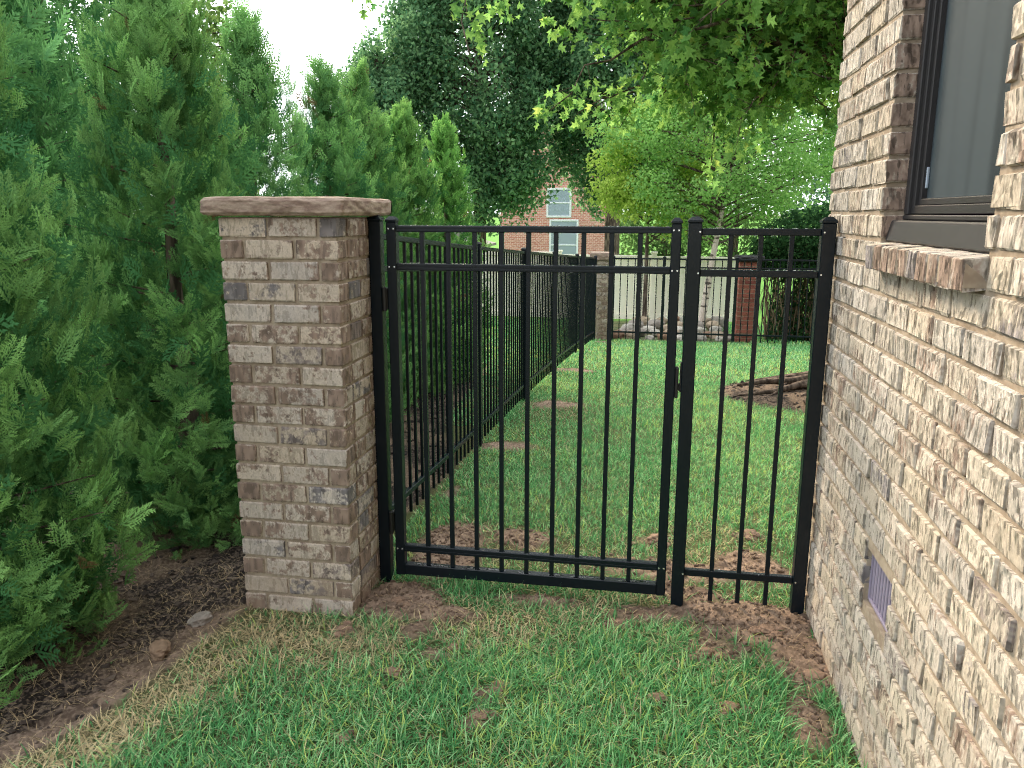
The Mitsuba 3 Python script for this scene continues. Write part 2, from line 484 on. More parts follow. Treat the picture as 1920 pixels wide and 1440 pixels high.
# ---------------------------------------------------------------- the house on the right: wall, bricks, window, vent
H = thing('brick_house', 'house wall of whitewashed brown bricks with a dark window at the right edge', 'house')
WX, WY1, WY0, WTOP = 0.680, 3.405, -1.6, 4.4
WINY0, WINY1, WINZ0, WINZ1 = 1.825, 2.635, 1.555, 3.02
VY0, VY1, VZ0, VZ1 = 2.180, 2.446, 0.457, 0.622
i_ = 0.0075


def slab(y0, y1, z0, z1):
    return cbox((WX + i_, y0, z0), (WX + 0.26, y1, z1), 0.0005)


mort = [slab(WY0, WY1 - 0.008, -0.5, VZ0 - 0.004), slab(WY0, VY0, VZ0 - 0.004, VZ1 + .004), slab(VY1, WY1 - 0.008, VZ0 - 0.004, VZ1 + .004),
        slab(WY0, WY1 - 0.008, VZ1 + .004, WINZ0 - 0.01), slab(WY0, WINY0 - i_, WINZ0 - 0.01, WINZ1), slab(WINY1 + i_, WY1 - 0.008, WINZ0 - 0.01, WINZ1), slab(WY0, WY1 - 0.008, WINZ1, WTOP)]
mort.append(cbox((WX + 0.262, WY0, -0.5), (8.0, WY1 - 0.008, WTOP), 0.001))
W = part(H, 'wall', cat(mort), 'mat_mortar')
rng = np.random.default_rng(11)
cand = []
HZ0 = 0.0100
for k in range(-2, 54):
    zb = HZ0 + k * COURSE
    off = 0.0 if k % 2 else BL / 2
    y = WY1 - (0 if k % 2 else BL / 2 - 0) + 0
    edges = [WY1]
    y = WY1 - (BL if k % 2 else BW)
    while y > WY0:
        edges.append(y); y -= BL
    for e1, e0 in zip(edges[:-1], edges[1:]):
        pieces = [(e0 + JT / 2, e1 - (JT / 2 if e1 < WY1 else 0))]
        z0_, z1_ = zb + JT / 2, zb + COURSE - JT / 2
        holes = []
        if z1_ > WINZ0 + 0.01 and z0_ < WINZ1:
            holes.append((WINY0, WINY1))
        elif z1_ > 1.48 and z0_ < 1.55:
            holes.append((1.805 - 0.01, 2.60 + 0.01))
        if z1_ > VZ0 + 0.01 and z0_ < VZ1 - 0.01:
            holes.append((VY0, VY1))
        for h0, h1 in holes:
            q = []
            for a, b in pieces:
                if b <= h0 or a >= h1:
                    q.append((a, b))
                else:
                    if a < h0 - 0.02: q.append((a, h0))
                    if b > h1 + 0.02: q.append((h1, b))
            pieces = q
        for a, b in pieces:
            if b - a > 0.02:
                cand.append((a, b, z0_, z1_))


def seen(y, z):
    d = np.array([WX, y, z]) - CAM
    R_ = np.array([math.cos(YAW), math.sin(YAW), 0]); U_ = np.cross(R_, FWD)
    w = d @ FWD
    if w < 0.2:
        return 0
    x_, y_ = (d @ R_) / w, (d @ U_) / w
    return (1.0 / w ** 2) * (WX / np.linalg.norm(d)) if abs(x_) < 0.70 and abs(y_) < 0.54 else 0


vals = [seen((a + b) / 2, (c + d) / 2) * (b - a) for a, b, c, d in cand]
order = np.argsort(vals)[::-1]
first = [int(o) for o in order[:299] if vals[o] > 0]
rest, restuv = [], []
for q, (a, b, c, d) in enumerate(cand):
    pr = rng.uniform(-0.0035, 0.0035)
    m = cbox((WX + pr, a, c), (WX + 0.098, b, d), 0.0045, 0.0016, rng)
    f2 = rng.uniform(0.46, 0.86)
    reveal = abs(a - WINY1) < 1e-6 or abs(a - VY1) < 1e-6
    uv = face_uv(rng.random(), f2, rng.uniform(0, .15) if reveal else f2, 1)
    if q in set(first):
        part(W, 'brick', m, 'mat_brick', uv=uv)
    else:
        rest.append(m); restuv.append(uv)
part(W, 'outer_bricks', cat(rest), 'mat_brick', uv=np.vstack(restuv), kind='stuff')
# gutter-side roof overhang far above the frame
part(H, 'roof', cat([cbox((0.30, WY0 - .3, WTOP + .003), (8.3, WY1 + .35, WTOP + .16), .01)]), 'mat_roof')

# rowlock sill
S = part(H, 'sill', cbox((WX - 0.0385, 1.812, 1.479), (WX + 0.09, 2.594, 1.538), 0.001), 'mat_mortar')
nb, y0s, y1s = 10, 1.806, 2.600
for k in range(nb):
    a = y0s + (y1s - y0s) * k / nb; b = y0s + (y1s - y0s) * (k + 1) / nb
    v, f = cbox((WX - 0.042 + rng.uniform(-.002, .002), a + .0052, 1.474), (WX + 0.055, b - .0052, 1.546), 0.004, 0.0013, rng)
    v = v.copy(); v[:, 2] += (v[:, 0] - WX) * 0.10
    uv = face_uv(rng.random(), rng.uniform(.55, .8), rng.uniform(.0, .22), 0)
    part(S, 'brick', (v, f), 'mat_brick', uv=uv)

# window
Wn = part(H, 'window', cat([
    cbox((WX + .062, WINY1 - .004 - .034, WINZ0 + .075), (WX + .135, WINY1 - .002, WINZ1 - .03), .003),
    cbox((WX + .062, WINY0 + .002, WINZ0 + .075), (WX + .135, WINY0 + .034, WINZ1 - .03), .003),
    cbox((WX + .062, WINY0 + .002, WINZ1 - .029), (WX + .135, WINY1 - .002, WINZ1 + .004), .003),
    cbox((WX + .060, WINY0 + .003, WINZ0 + .060), (WX + .136, WINY1 - .003, WINZ0 + .0745), .004)]), 'mat_bronze', label='dark bronze window frame')
fy0, fy1, fz0, fz1 = WINY0 + .036, WINY1 - .040, WINZ0 + .077, WINZ1 - .031
for t, x in ((.024, .072), (.018, .082)):
    part(Wn, 'sash', cat([cbox((WX + x, fy0, fz0), (WX + .13, fy0 + t, fz1), .002), cbox((WX + x, fy1 - t, fz0), (WX + .13, fy1, fz1), .002),
                          cbox((WX + x, fy0 + t, fz0), (WX + .129, fy1 - t, fz0 + t), .002), cbox((WX + x, fy0 + t, fz1 - t), (WX + .129, fy1 - t, fz1), .002)]), 'mat_bronze')
    fy0 += t + .001; fy1 -= t + .001; fz0 += t + .001; fz1 -= t + .001
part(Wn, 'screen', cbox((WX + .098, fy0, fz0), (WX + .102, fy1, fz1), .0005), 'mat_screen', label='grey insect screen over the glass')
v, f = cbox((WX + .030, WINY0 + .002, WINZ0 - .004), (WX + .134, WINY1 - .002 + .035, WINZ0 + .0585), .004)
v = v.copy(); v[:, 0] -= (v[:, 2] < WINZ0 + .03) * 0.012
v[:, 1] = np.minimum(v[:, 1], WINY1 - .002)
part(Wn, 'flashing', (v, f), 'mat_bronze', label='dark grey metal flashing under the window')
part(Wn, 'handle', cbox((WX + .090, 2.545, 1.705), (WX + .0975, 2.553, 1.765), .002), 'mat_pane')
# closing panel behind the sashes
part(Wn, 'backing', cbox((WX + .140, WINY0, WINZ0), (WX + .255, WINY1, WINZ1), .001), 'mat_dark')

# vent
V = part(H, 'vent', cat([cbox((WX + .050, VY0 + .002, VZ0), (WX + .07, VY1 - .002, VZ1), .001),
                         cbox((WX + .020, VY0 + .002, VZ0 + .001), (WX + .0495, VY0 + .010, VZ1 - .001), .001), cbox((WX + .020, VY1 - .010, VZ0 + .001), (WX + .0495, VY1 - .002, VZ1 - .001), .001),
                         cbox((WX + .020, VY0 + .0105, VZ0 + .001), (WX + .0495, VY1 - .0105, VZ0 + .010), .001), cbox((WX + .020, VY0 + .0105, VZ1 - .010), (WX + .0495, VY1 - .0105, VZ1 - .001), .001)]), 'mat_vent')
for k in range(9):
    y = VY0 + .022 + k * (VY1 - VY0 - .044) / 8
    v, f = cbox((WX + .024, y - .0075, VZ0 + .011), (WX + .0485, y + .0075, VZ1 - .011), .002)
    part(V, 'slat', (v, f), 'mat_vent')

# ---------------------------------------------------------------- black metal fencing
GY = 3.200


def post_meshes(x, y, z0, z1, w):
    h = w / 2
    body = cbox((x - h, y - h, z0), (x + h, y + h, z1 - .012), .003)
    lip = cbox((x - h - .003, y - h - .003, z1 - .0118), (x + h + .003, y + h + .003, z1 - .002), .002)
    e = h + .002
    v = np.array([[x - e, y - e, z1 - .0018], [x + e, y - e, z1 - .0018], [x + e, y + e, z1 - .0018], [x - e, y + e, z1 - .0018]] +
                 [[x - e * .45, y - e * .45, z1 + .011], [x + e * .45, y - e * .45, z1 + .011], [x + e * .45, y + e * .45, z1 + .011], [x - e * .45, y + e * .45, z1 + .011]])
    f = np.array([[0, 1, 5], [0, 5, 4], [1, 2, 6], [1, 6, 5], [2, 3, 7], [2, 7, 6], [3, 0, 4], [3, 4, 7], [4, 5, 6], [4, 6, 7], [0, 2, 1], [0, 3, 2]])
    return body, cat([lip, (v, f)])


def rail_mesh(p0, p1, z0h, z1h, d=.025, ridge=True):
    """A rail from p0 to p1 (plan x, y, base z); z0h..z1h above those."""
    (x0, y0, b0), (x1, y1, b1) = p0, p1
    L = math.hypot(x1 - x0, y1 - y0)
    ux, uy = (x1 - x0) / L, (y1 - y0) / L
    v, f = cbox((0, -d / 2, z0h), (L, d / 2, z1h), .0025)
    ms = [(v, f)]
    if ridge:
        m = (z0h + z1h) / 2
        ms.append(cbox((.001, -d / 2 - .0016, m + .001), (L - .001, -d / 2 + .002, z1h - .003), .0006))
        ms.append(cbox((.001, -d / 2 - .0016, z0h + .002), (L - .001, -d / 2 + .002, m - .003), .0006))
    v, f = cat(ms)
    t = v[:, 0] / L
    return np.stack([x0 + v[:, 0] * ux - v[:, 1] * uy, y0 + v[:, 0] * uy + v[:, 1] * ux, v[:, 2] + b0 + (b1 - b0) * t], -1), f


def screw(key, x, y, z):
    m = trimesh.creation.cylinder(radius=.0035, height=.003, sections=8)
    m.apply_transform(trimesh.transformations.rotation_matrix(math.pi / 2, [1, 0, 0]))
    m.apply_translation((x, y, z))
    part(key, 'screw', m, 'mat_steel', 40)


_drop = trimesh.creation.icosphere(subdivisions=1)
drng = np.random.default_rng(5)


def droplets(key, p0, p1, ztop, zbot, d, n):
    pos, scl = [], []
    for k in range(n):
        t = drng.random()
        x, y = p0[0] + (p1[0] - p0[0]) * t, p0[1] + (p1[1] - p0[1]) * t
        r = drng.uniform(.0012, .0027)
        if drng.random() < 0.35:
            pos.append((x, y + drng.uniform(-d / 2, d / 2) * .7, zbot - r * .55)); scl.append((r, r, r * 1.25))
        else:
            pos.append((x, y + drng.uniform(-d / 2, d / 2), ztop + r * .3)); scl.append((r * 1.3, r * 1.3, r * .8))
    v, f = scatter(_drop.vertices, _drop.faces, np.array(pos), np.tile(np.eye(3), (n, 1, 1)), np.array(scl))
    part(key, 'droplets', (v, f), 'mat_water', True, kind='stuff', label='rain droplets on the rail')


# the post that carries the hinges
gp = thing('gate_post', 'black square metal post with a flat cap standing against the brick pillar', 'fence post')
b, c = post_meshes(-1.135, GY, -0.25, 1.612, .050)
part(gp, 'post', b, 'mat_metal'); part(gp, 'cap', c, 'mat_metal')

g = thing('metal_gate', 'black metal gate with nine thin bars and two closely spaced top rails', 'gate')
for nm, x, w, z1 in (('hinge_stile', -1.065, .041, 1.608), ('latch_stile', .085, .038, 1.606)):
    b, c = post_meshes(x, GY, .040, z1, w)
    st = part(g, nm, b, 'mat_metal'); part(st, 'cap', c, 'mat_metal')
gx0, gx1 = -1.0445, .066
for z0, z1, d in ((1.556, 1.582, .027), (1.400, 1.428, .027), (.151, .183, .030)):
    r = part(g, 'rail', rail_mesh((gx0 - .0005, GY, 0), (gx1 + .0005, GY, 0), z0, z1, d), 'mat_metal')
    droplets(r, (gx0 + .01, GY), (gx1 - .01, GY), z1, z0, d, 190)
    for x in (gx0 - .008, gx0 - .030, gx1 + .008, gx1 + .028):
        screw(r, x, GY - (.022 if x < 0 else .0205), (z0 + z1) / 2)
r = part(g, 'bottom_rail', rail_mesh((gx0 - .0005, GY, 0), (gx1 + .0005, GY, 0), .043, .090, .040, False), 'mat_metal')
for k in range(9):
    x = -.938 + .1107 * k
    part(g, 'picket', cbox((x - .0092, GY - .0092, .0905), (x + .0092, GY + .0092, 1.5565), .0015), 'mat_metal')
# wet film lying in puddles on the broad bottom rail
wp = []
for k in range(26):
    x = gx0 + .06 + drng.random() * (gx1 - gx0 - .12)
    m = trimesh.creation.icosphere(subdivisions=2)
    m.apply_scale((drng.uniform(.012, .05), drng.uniform(.006, .013), .0012)); m.apply_translation((x, GY + drng.uniform(-.008, .008), .0903))
    wp.append(m)
part(r, 'puddles', cat(wp), 'mat_water', True, kind='stuff', label='rain water lying on the bottom rail')
for z in (1.280, .290):
    hg = part(g, 'hinge', cat([cbox((-1.108, GY - .026, z - .045), (-1.087, GY + .012, z + .045), .003)]), 'mat_dark')
    cy = trimesh.creation.cylinder(radius=.009, height=.10, sections=12); cy.apply_translation((-1.0975, GY - .030, z))
    part(hg, 'pin', cy, 'mat_dark', 40)
lt = part(g, 'latch', cat([cbox((.1042, GY - .018, .905), (.118, GY + .018, 1.03), .004), cbox((.1182, GY - .008, .934), (.124, GY + .008, .962), .003)]), 'mat_dark')

# the short panel between gate and house
fp = thing('metal_fence', 'short black metal fence panel of three bars between the gate and the house wall', 'fence')
for nm, x in (('latch_post', .155), ('end_post', .6435)):
    b, c = post_meshes(x, GY, -0.25, 1.610, .051)
    q = part(fp, 'post', b, 'mat_metal'); part(q, 'cap', c, 'mat_metal')
for z0, z1 in ((1.551, 1.577), (1.393, 1.420), (.138, .167)):
    r = part(fp, 'rail', rail_mesh((.181, GY, 0), (.6175, GY, 0), z0, z1, .025, False), 'mat_metal')
    droplets(r, (.185, GY), (.612, GY), z1, z0, .025, 70)
    for x in (.173, .626):
        screw(r, x, GY - .0265, (z0 + z1) / 2)
for x in (.292, .403, .516):
    part(fp, 'picket', cbox((x - .0085, GY - .0085, .030), (x + .0085, GY + .0085, 1.5645), .0015), 'mat_metal')
part(fp, 'strike', cbox((.1235, GY - .014, .93), (.1293, GY + .014, 1.05), .003), 'mat_dark')


_drop0 = trimesh.creation.icosahedron()


def beads(key, x, w, z0, z1, n):
    pos = np.stack([x + drng.uniform(-w / 2, w / 2, n) * .9, np.full(n, GY - w / 2 - .0002), z0 + (z1 - z0) * drng.random(n)], -1)
    rr_ = drng.uniform(.0007, .0017, n)
    v, f = scatter(_drop0.vertices, _drop0.faces, pos, np.tile(np.eye(3), (n, 1, 1)), np.stack([rr_, rr_ * .7, rr_ * 1.2], -1))
    part(key, 'droplets', (v, f), 'mat_water', True, kind='stuff', label='rain droplets on the black paint')


for key, x, w in ((gp + '__post', -1.135, .050), (g + '__hinge_stile', -1.065, .041), (g + '__latch_stile', .085, .038), (fp + '__post', .155, .051), (fp + '__post_001', .6435, .051)):
    beads(key, x, w, .15, 1.58, 110)


def fence_run(key, pts, hts, spacing=.117, first=True, pw=.0076):
    """pts: plan points of the posts; three rails and pickets between them."""
    n = len(pts)
    gz = [float(terrain(x, y)) for x, y in pts]
    for k, (x, y) in enumerate(pts):
        if k == 0 and not first:
            continue
        b, c = post_meshes(x, y, gz[k] - .3, gz[k] + hts[k], .052)
        q = part(key, 'post', b, 'mat_metal'); part(q, 'cap', c, 'mat_metal')
    for k in range(n - 1):
        (xa, ya), (xb, yb) = pts[k], pts[k + 1]
        L = math.hypot(xb - xa, yb - ya); ux, uy = (xb - xa) / L, (yb - ya) / L
        o = .027
        pa, pb = (xa + ux * o, ya + uy * o, gz[k]), (xb - ux * o, yb - uy * o, gz[k + 1])
        ta, tb = hts[k] - 1.52, hts[k + 1] - 1.52
        for z0, z1 in ((1.470, 1.497), (1.322, 1.349), (.135, .165)):
            part(key, 'rail', rail_mesh((pa[0], pa[1], pa[2] + ta), (pb[0], pb[1], pb[2] + tb), z0, z1, .026, False), 'mat_metal')
        m = max(1, round((L - .05) / spacing))
        for q in range(1, m):
            t = q / m
            x, y, z = xa + (xb - xa) * t, ya + (yb - ya) * t, gz[k] + (gz[k + 1] - gz[k]) * t + ta + (tb - ta) * t
            part(key, 'picket', cbox((x - pw, y - pw, z + .025), (x + pw, y + pw, z + 1.4715), .0015), 'mat_metal')


side = thing('metal_fence', 'long black metal picket fence running away downhill along the left of the lawn', 'fence')
fence_run(side, [(-1.245, 3.35), (-1.255, 5.69), (-1.250, 7.79), (-1.215, 10.00), (-1.140, 12.20), (-1.02, 14.45)], [1.575] + [1.53] * 5, first=False)
back = thing('metal_fence', 'black metal picket fence across the far end of the lawn before the pale wall', 'fence')
fence_run(back, [(-.70, 14.60), (.20, 14.60), (1.46, 14.60), (3.40, 14.60), (5.3, 14.60)], [1.53] * 5, pw=.0080)

# ---------------------------------------------------------------- far piers, cream wall, rocks
rng = np.random.default_rng(21)
SP = thing('stone_pillar', 'slim taupe brick pillar with a tan cap at the far corner of the black fence', 'brick pillar')
zb = float(terrain(0, 14.7))
pier(SP, -1.10, -.745, 14.62, 14.98, zb - .09, 19, rng, 'mat_brick', 0.22, 0.55)
part(SP, 'cap', rough_slab(-1.135, -.71, 14.585, 15.015, zb + 1.456, zb + 1.60, 8), 'mat_stone', 50)
RP = thing('red_brick_pillar', 'dark red brick pillar behind the far black fence', 'brick pillar')
pier(RP, 1.53, 1.89, 14.85, 15.21, zb - .09, 19, rng, 'mat_redbrick', 0, 1, red=True)
part(RP, 'cap', rough_slab(1.47, 1.95, 14.79, 15.27, zb + 1.456, zb + 1.56, 9), 'mat_dark', 50)

C = thing('vinyl_fence', 'cream board privacy wall beyond the far black fence', 'fence')
CY = 19.6
zc = float(terrain(0, CY))
panels = [(-9.6, .76), (-7.15, .72), (-4.72, .74), (-2.28, .68), (.02, .66), (2.4, .62)]
for k, (x, zt) in enumerate(panels):
    part(C, 'post', cat([cbox((x - .065, CY - .065, zc - .2), (x + .065, CY + .065, zt + .04), .005), cbox((x - .085, CY - .085, zt + .0405), (x + .085, CY + .085, zt + .085), .006)]), 'mat_vinyl')
    if k == len(panels) - 1:
        break
    xb = panels[k + 1][0]
    zt2 = zt - 0.02
    part(C, 'rail', cbox((x + .0655, CY - .035, zt2 - .10), (xb - .0655, CY + .035, zt2), .006), 'mat_vinyl')
    part(C, 'rail', cbox((x + .0655, CY - .032, zt2 - .36), (xb - .0655, CY + .032, zt2 - .27), .006), 'mat_vinyl')
    part(C, 'rail', cbox((x + .0655, CY - .035, zc + .06), (xb - .0655, CY + .035, zc + .20), .006), 'mat_vinyl')
    n = 15
    for q in range(n):
        a = x + .066 + (xb - x - .132) * q / n; b = x + .066 + (xb - x - .132) * (q + 1) / n
        part(C, 'board', cbox((a + .0004, CY - .012, zc + .2005), (b - .0004, CY + .012, zt2 - .3605), .0035), 'mat_vinyl')
        part(C, 'top_board', cbox((a + .0004, CY - .012, zt2 - .2695), (b - .0004, CY + .012, zt2 - .1005), .0035), 'mat_vinyl')

rng = np.random.default_rng(31)


def rock_mesh(x, y, z, sx, sy, sz, seed, sub=3, amp=.35):
    m = trimesh.creation.icosphere(subdivisions=sub)
    v = m.vertices * (1 + amp * (meshkit.fbm(m.vertices * 1.6 + seed * 3.1, 3, seed)[:, None] - 0.5) * 2)
    v = np.sign(v) * np.abs(v) ** 0.85
    a = rng.uniform(0, 6.28)
    v = v * np.array([sx, sy, sz])
    R_ = np.array([[math.cos(a), -math.sin(a), 0], [math.sin(a), math.cos(a), 0], [0, 0, 1]])
    return v @ R_.T + np.array([x, y, z]), m.faces


k = 0
tones = [(.46, .36, .26), (.40, .25, .17), (.52, .48, .41), (.33, .29, .25)]
names = ['tan', 'reddish brown', 'pale', 'grey']
ordin = ['first', 'second', 'third', 'fourth', 'fifth', 'sixth', 'seventh', 'eighth', 'ninth', 'tenth', 'eleventh', 'twelfth', 'thirteenth', 'fourteenth', 'fifteenth']
for rowi, (yy, zz, rown) in enumerate(((15.0, .04, 'front'), (15.6, .06, 'second'), (16.3, .08, 'third'), (17.2, .10, 'fourth'), (18.3, .12, 'rearmost'))):
    x, q = -.62 + rowi * .10, 0
    while x < 1.5 and q < 15:
        s = rng.uniform(.09, .16) * (1 + .08 * rowi)
        t = rng.integers(0, 4)
        key = thing('garden_rock', f'{names[t]} rock, {ordin[q]} from left in the {rown} row of rocks by the cream wall', 'rock', 'rocks along the cream wall')
        m = rock_mesh(x, yy + rng.uniform(-.12, .12), float(terrain(x, yy)) + zz + rng.uniform(-.02, .03), s, s * .8, s * rng.uniform(.5, .75), k)
        col = np.array(tones[t]) * rng.uniform(.55, .85)
        put(key, m, 'mat_vertex', True, color=np.clip(col * (0.7 + 0.6 * meshkit.fbm(m[0] * 14, 3, k))[:, None], 0, 1))
        k += 1; q += 1
        x += s * 1.7 + rng.uniform(0, .14)

# ---------------------------------------------------------------- red brick house far behind
R = thing('red_brick_house', 'red brick house with pale windows glimpsed between the dark trees', 'house')
part(R, 'wall', cbox((-7.25, 38.0, -1.6), (-2.2, 46.0, 5.6), .01), 'mat_redwall')
v = np.array([[-7.65, 37.6, 5.6], [-1.8, 37.6, 5.6], [-1.8, 46.4, 5.6], [-7.65, 46.4, 5.6], [-5.6, 42, 8.6], [-3.9, 42, 8.6]])
f = np.array([[0, 1, 5], [0, 5, 4], [1, 2, 5], [2, 3, 4], [2, 4, 5], [3, 0, 4], [0, 2, 1], [0, 3, 2]])
part(R, 'roof', (v, f), 'mat_roof')
for (x0, x1, z0, z1) in ((-4.95, -3.95, 1.55, 2.72), (-4.80, -3.60, -.9, 1.28)):
    w = part(R, 'window', cat([cbox((x0 - .09, 37.93, z0 - .09), (x1 + .09, 37.998, z0), .01), cbox((x0 - .09, 37.93, z1), (x1 + .09, 37.998, z1 + .09), .01),
                               cbox((x0 - .09, 37.93, z0 + .001), (x0, 37.998, z1 - .001), .01), cbox((x1, 37.93, z0 + .001), (x1 + .09, 37.998, z1 - .001), .01),
                               cbox((x0 + .001, 37.94, (z0 + z1) / 2 - .03), (x1 - .001, 37.998, (z0 + z1) / 2 + .03), .01)]), 'mat_white')
    part(w, 'pane', cbox((x0 + .002, 37.965, z0 + .002), (x1 - .002, 37.985, z1 - .002), .001), 'mat_pane')

# ---------------------------------------------------------------- foliage


def frond(level, seed):
    """A flat arborvitae spray along +x, length 1: (vertices, faces, tip weight per vertex)."""
    r = np.random.default_rng(seed)
    vs, fs, tw = [], [], []

    def add(p, ang, w, L, t0, t1):
        d = np.array([math.cos(ang), math.sin(ang), 0])
        n_ = np.array([-d[1], d[0], 0]) * w
        m = p + d * L * .12
        k = sum(len(x) for x in vs)
        vs.append(np.array([m + n_, m - n_, p + d * L])); tw.extend([t0, t0, t1])
        fs.append([k, k + 1, k + 2])
        return d
    nsec = {0: 15, 1: 11, 2: 9}[level]
    wid = {0: .021, 1: .036, 2: .048}[level]
    add(np.zeros(3), 0, wid, 1.0, .2, 1)
    for q in range(nsec):
        t = .10 + .84 * q / nsec
        sd = 1 if q % 2 else -1
        ang = sd * math.radians(r.uniform(30, 48))
        L = (.52 * (1 - .62 * t)) * r.uniform(.8, 1.15)
        p = np.array([t, 0, 0])
        d = add(p, ang, wid, L, .25 + .4 * t, .9)
        nt = {0: 4, 1: 2, 2: 1}[level]
        for u in range(nt):
            tt = .30 + .62 * u / nt
            a2 = ang + (1 if u % 2 else -1) * math.radians(r.uniform(25, 42))
            add(p + d * L * tt, a2, wid, L * .46 * (1 - .3 * tt), .5 + .3 * t, 1.0)
    v = np.vstack(vs)
    v[:, 2] = -.22 * v[:, 0] ** 2 + .25 * np.abs(v[:, 1]) * r.uniform(-.5, .9) + r.normal(0, .008, len(v))
    return v, np.array(fs), np.array(tw)


FR = {lv: [frond(lv, 100 * lv + s) for s in range(3)] for lv in (0, 1, 2)}


def crown_env(t):
    return np.minimum(1, np.maximum(1 - t, 0) / .62) ** .62 * (0.80 + 0.20 * smoothstep(0, .15, t))


def thuja(label, x, y, h, R_, level, nb, nf, seed, flen=(.11, .19), tint=(1, 1, 1), name='arborvitae', group=None, z0=None):
    r = np.random.default_rng(seed)
    key = thing(name, label, 'evergreen tree', group)
    zg = float(terrain(x, y)) - .05 if z0 is None else z0
    wob = [(zz, x + r.normal(0, .02), y + r.normal(0, .02)) for zz in np.linspace(0, .84, 8)]
    tr = [tube([(a_, b_, zg + zz * h) for zz, a_, b_ in wob], np.linspace(.055, .008, 8) * (R_ / .5), 7)]
    # clumps at the ends of boughs
    t = (np.arange(nb) + r.random(nb)) / nb
    t = .015 + .985 * (1 - np.sqrt(1 - t * .985))
    t[::5] = r.uniform(.72, 1.0, len(t[::5]))
    th = np.arange(nb) * 2.39996 + r.normal(0, .35, nb)
    lump = 0.88 + 0.24 * meshkit.fbm(np.stack([np.cos(th) * 1.6, np.sin(th) * 1.6, t * h * 2.4], -1) + seed * 1.7, 2, seed)
    rad = R_ * crown_env(t) * lump * r.uniform(.74, 1.06, nb)
    tip = np.stack([x + rad * np.cos(th), y + rad * np.sin(th), zg + t * h], -1)
    out = np.stack([np.cos(th), np.sin(th), np.zeros(nb)], -1)
    bd = out + np.stack([np.zeros(nb), np.zeros(nb), r.uniform(.35, 1.0, nb) + t * 1.2], -1) + r.normal(0, .15, (nb, 3))
    bd /= np.linalg.norm(bd, axis=1, keepdims=True)
    for q in range(0, nb, 3):
        c = np.array([x, y, tip[q, 2] - .22 * rad[q] - .02])
        tr.append(tube([c, (c + tip[q]) / 2 + [0, 0, -.01], tip[q]], [.007, .005, .002], 3))
    part(key, 'trunk', cat(tr), 'mat_bark', True)
    vs, fs, cs, n = [], [], [], 0
    base = r.uniform(.85, 1.15, nb)
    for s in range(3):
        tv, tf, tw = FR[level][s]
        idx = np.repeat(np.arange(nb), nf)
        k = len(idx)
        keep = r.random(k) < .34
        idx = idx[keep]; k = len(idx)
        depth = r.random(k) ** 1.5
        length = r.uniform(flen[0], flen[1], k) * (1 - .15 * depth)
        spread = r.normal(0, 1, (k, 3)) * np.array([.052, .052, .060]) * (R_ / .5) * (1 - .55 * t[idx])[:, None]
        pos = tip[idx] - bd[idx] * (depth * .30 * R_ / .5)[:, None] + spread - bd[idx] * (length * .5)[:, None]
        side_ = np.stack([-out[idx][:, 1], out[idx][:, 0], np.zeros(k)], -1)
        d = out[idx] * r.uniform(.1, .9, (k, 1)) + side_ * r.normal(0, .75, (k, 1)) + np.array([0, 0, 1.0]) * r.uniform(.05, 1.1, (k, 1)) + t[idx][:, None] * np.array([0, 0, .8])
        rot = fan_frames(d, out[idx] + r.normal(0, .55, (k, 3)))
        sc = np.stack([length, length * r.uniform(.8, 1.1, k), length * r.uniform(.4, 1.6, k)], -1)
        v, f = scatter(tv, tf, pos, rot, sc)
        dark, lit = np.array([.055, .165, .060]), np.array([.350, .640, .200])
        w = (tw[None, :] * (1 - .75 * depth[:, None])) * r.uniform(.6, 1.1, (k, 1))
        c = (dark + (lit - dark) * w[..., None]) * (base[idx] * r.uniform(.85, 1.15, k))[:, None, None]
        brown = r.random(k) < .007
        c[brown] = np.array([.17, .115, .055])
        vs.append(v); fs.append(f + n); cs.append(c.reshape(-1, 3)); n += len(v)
    # sparse inner sprays that close the view through the tree
    tv, tf, tw = FR[1][0]
    k = int(nb * 3.2)
    ti = .03 + .87 * (1 - np.sqrt(1 - r.random(k) * .99)); tth = r.uniform(0, 6.28, k)
    rr = R_ * crown_env(ti) * r.uniform(.35, .85, k)
    pos = np.stack([x + rr * np.cos(tth), y + rr * np.sin(tth), zg + ti * h], -1)
    d = np.stack([np.cos(tth), np.sin(tth), r.uniform(.2, 1.2, k)], -1) + r.normal(0, .4, (k, 3))
    v, f = scatter(tv, tf, pos, fan_frames(d, np.stack([np.cos(tth), np.sin(tth), np.zeros(k)], -1) + r.normal(0, .5, (k, 3))), np.tile(r.uniform(.12, .19, (k, 1)), (1, 3)))
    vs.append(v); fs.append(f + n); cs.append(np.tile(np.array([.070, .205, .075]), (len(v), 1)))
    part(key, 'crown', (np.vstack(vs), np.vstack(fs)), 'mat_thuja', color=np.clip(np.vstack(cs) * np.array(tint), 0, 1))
    return key


thuja('big arborvitae filling the left edge, nearest to the camera', -2.52, 2.40, 3.2, .57, 0, 255, 18, 1, (.09, .15))
thuja('tall arborvitae directly left of the brick pillar', -2.42, 3.74, 3.05, .57, 0, 250, 18, 2, (.09, .145))
thuja('arborvitae with a forked top just over the pillar cap, first one right of the tallest', -2.66, 5.10, 3.02, .68, 1, 240, 15, 3, (.10, .16), (.95, 1, 1.05))
thuja('low arborvitae standing back in the gap behind the forked and the pointed ones', -3.55, 6.0, 2.75, .75, 1, 200, 14, 10, (.11, .17), (.95, 1, 1.05))
thuja('arborvitae with a narrow pointed top in the middle of the evergreen row', -2.66, 6.35, 3.0, .64, 1, 225, 14, 4, (.10, .16), (.95, 1, 1.05))
thuja('arborvitae against the left edge of the dark leafy trees', -2.74, 7.40, 3.22, .60, 1, 215, 14, 5, (.10, .16))
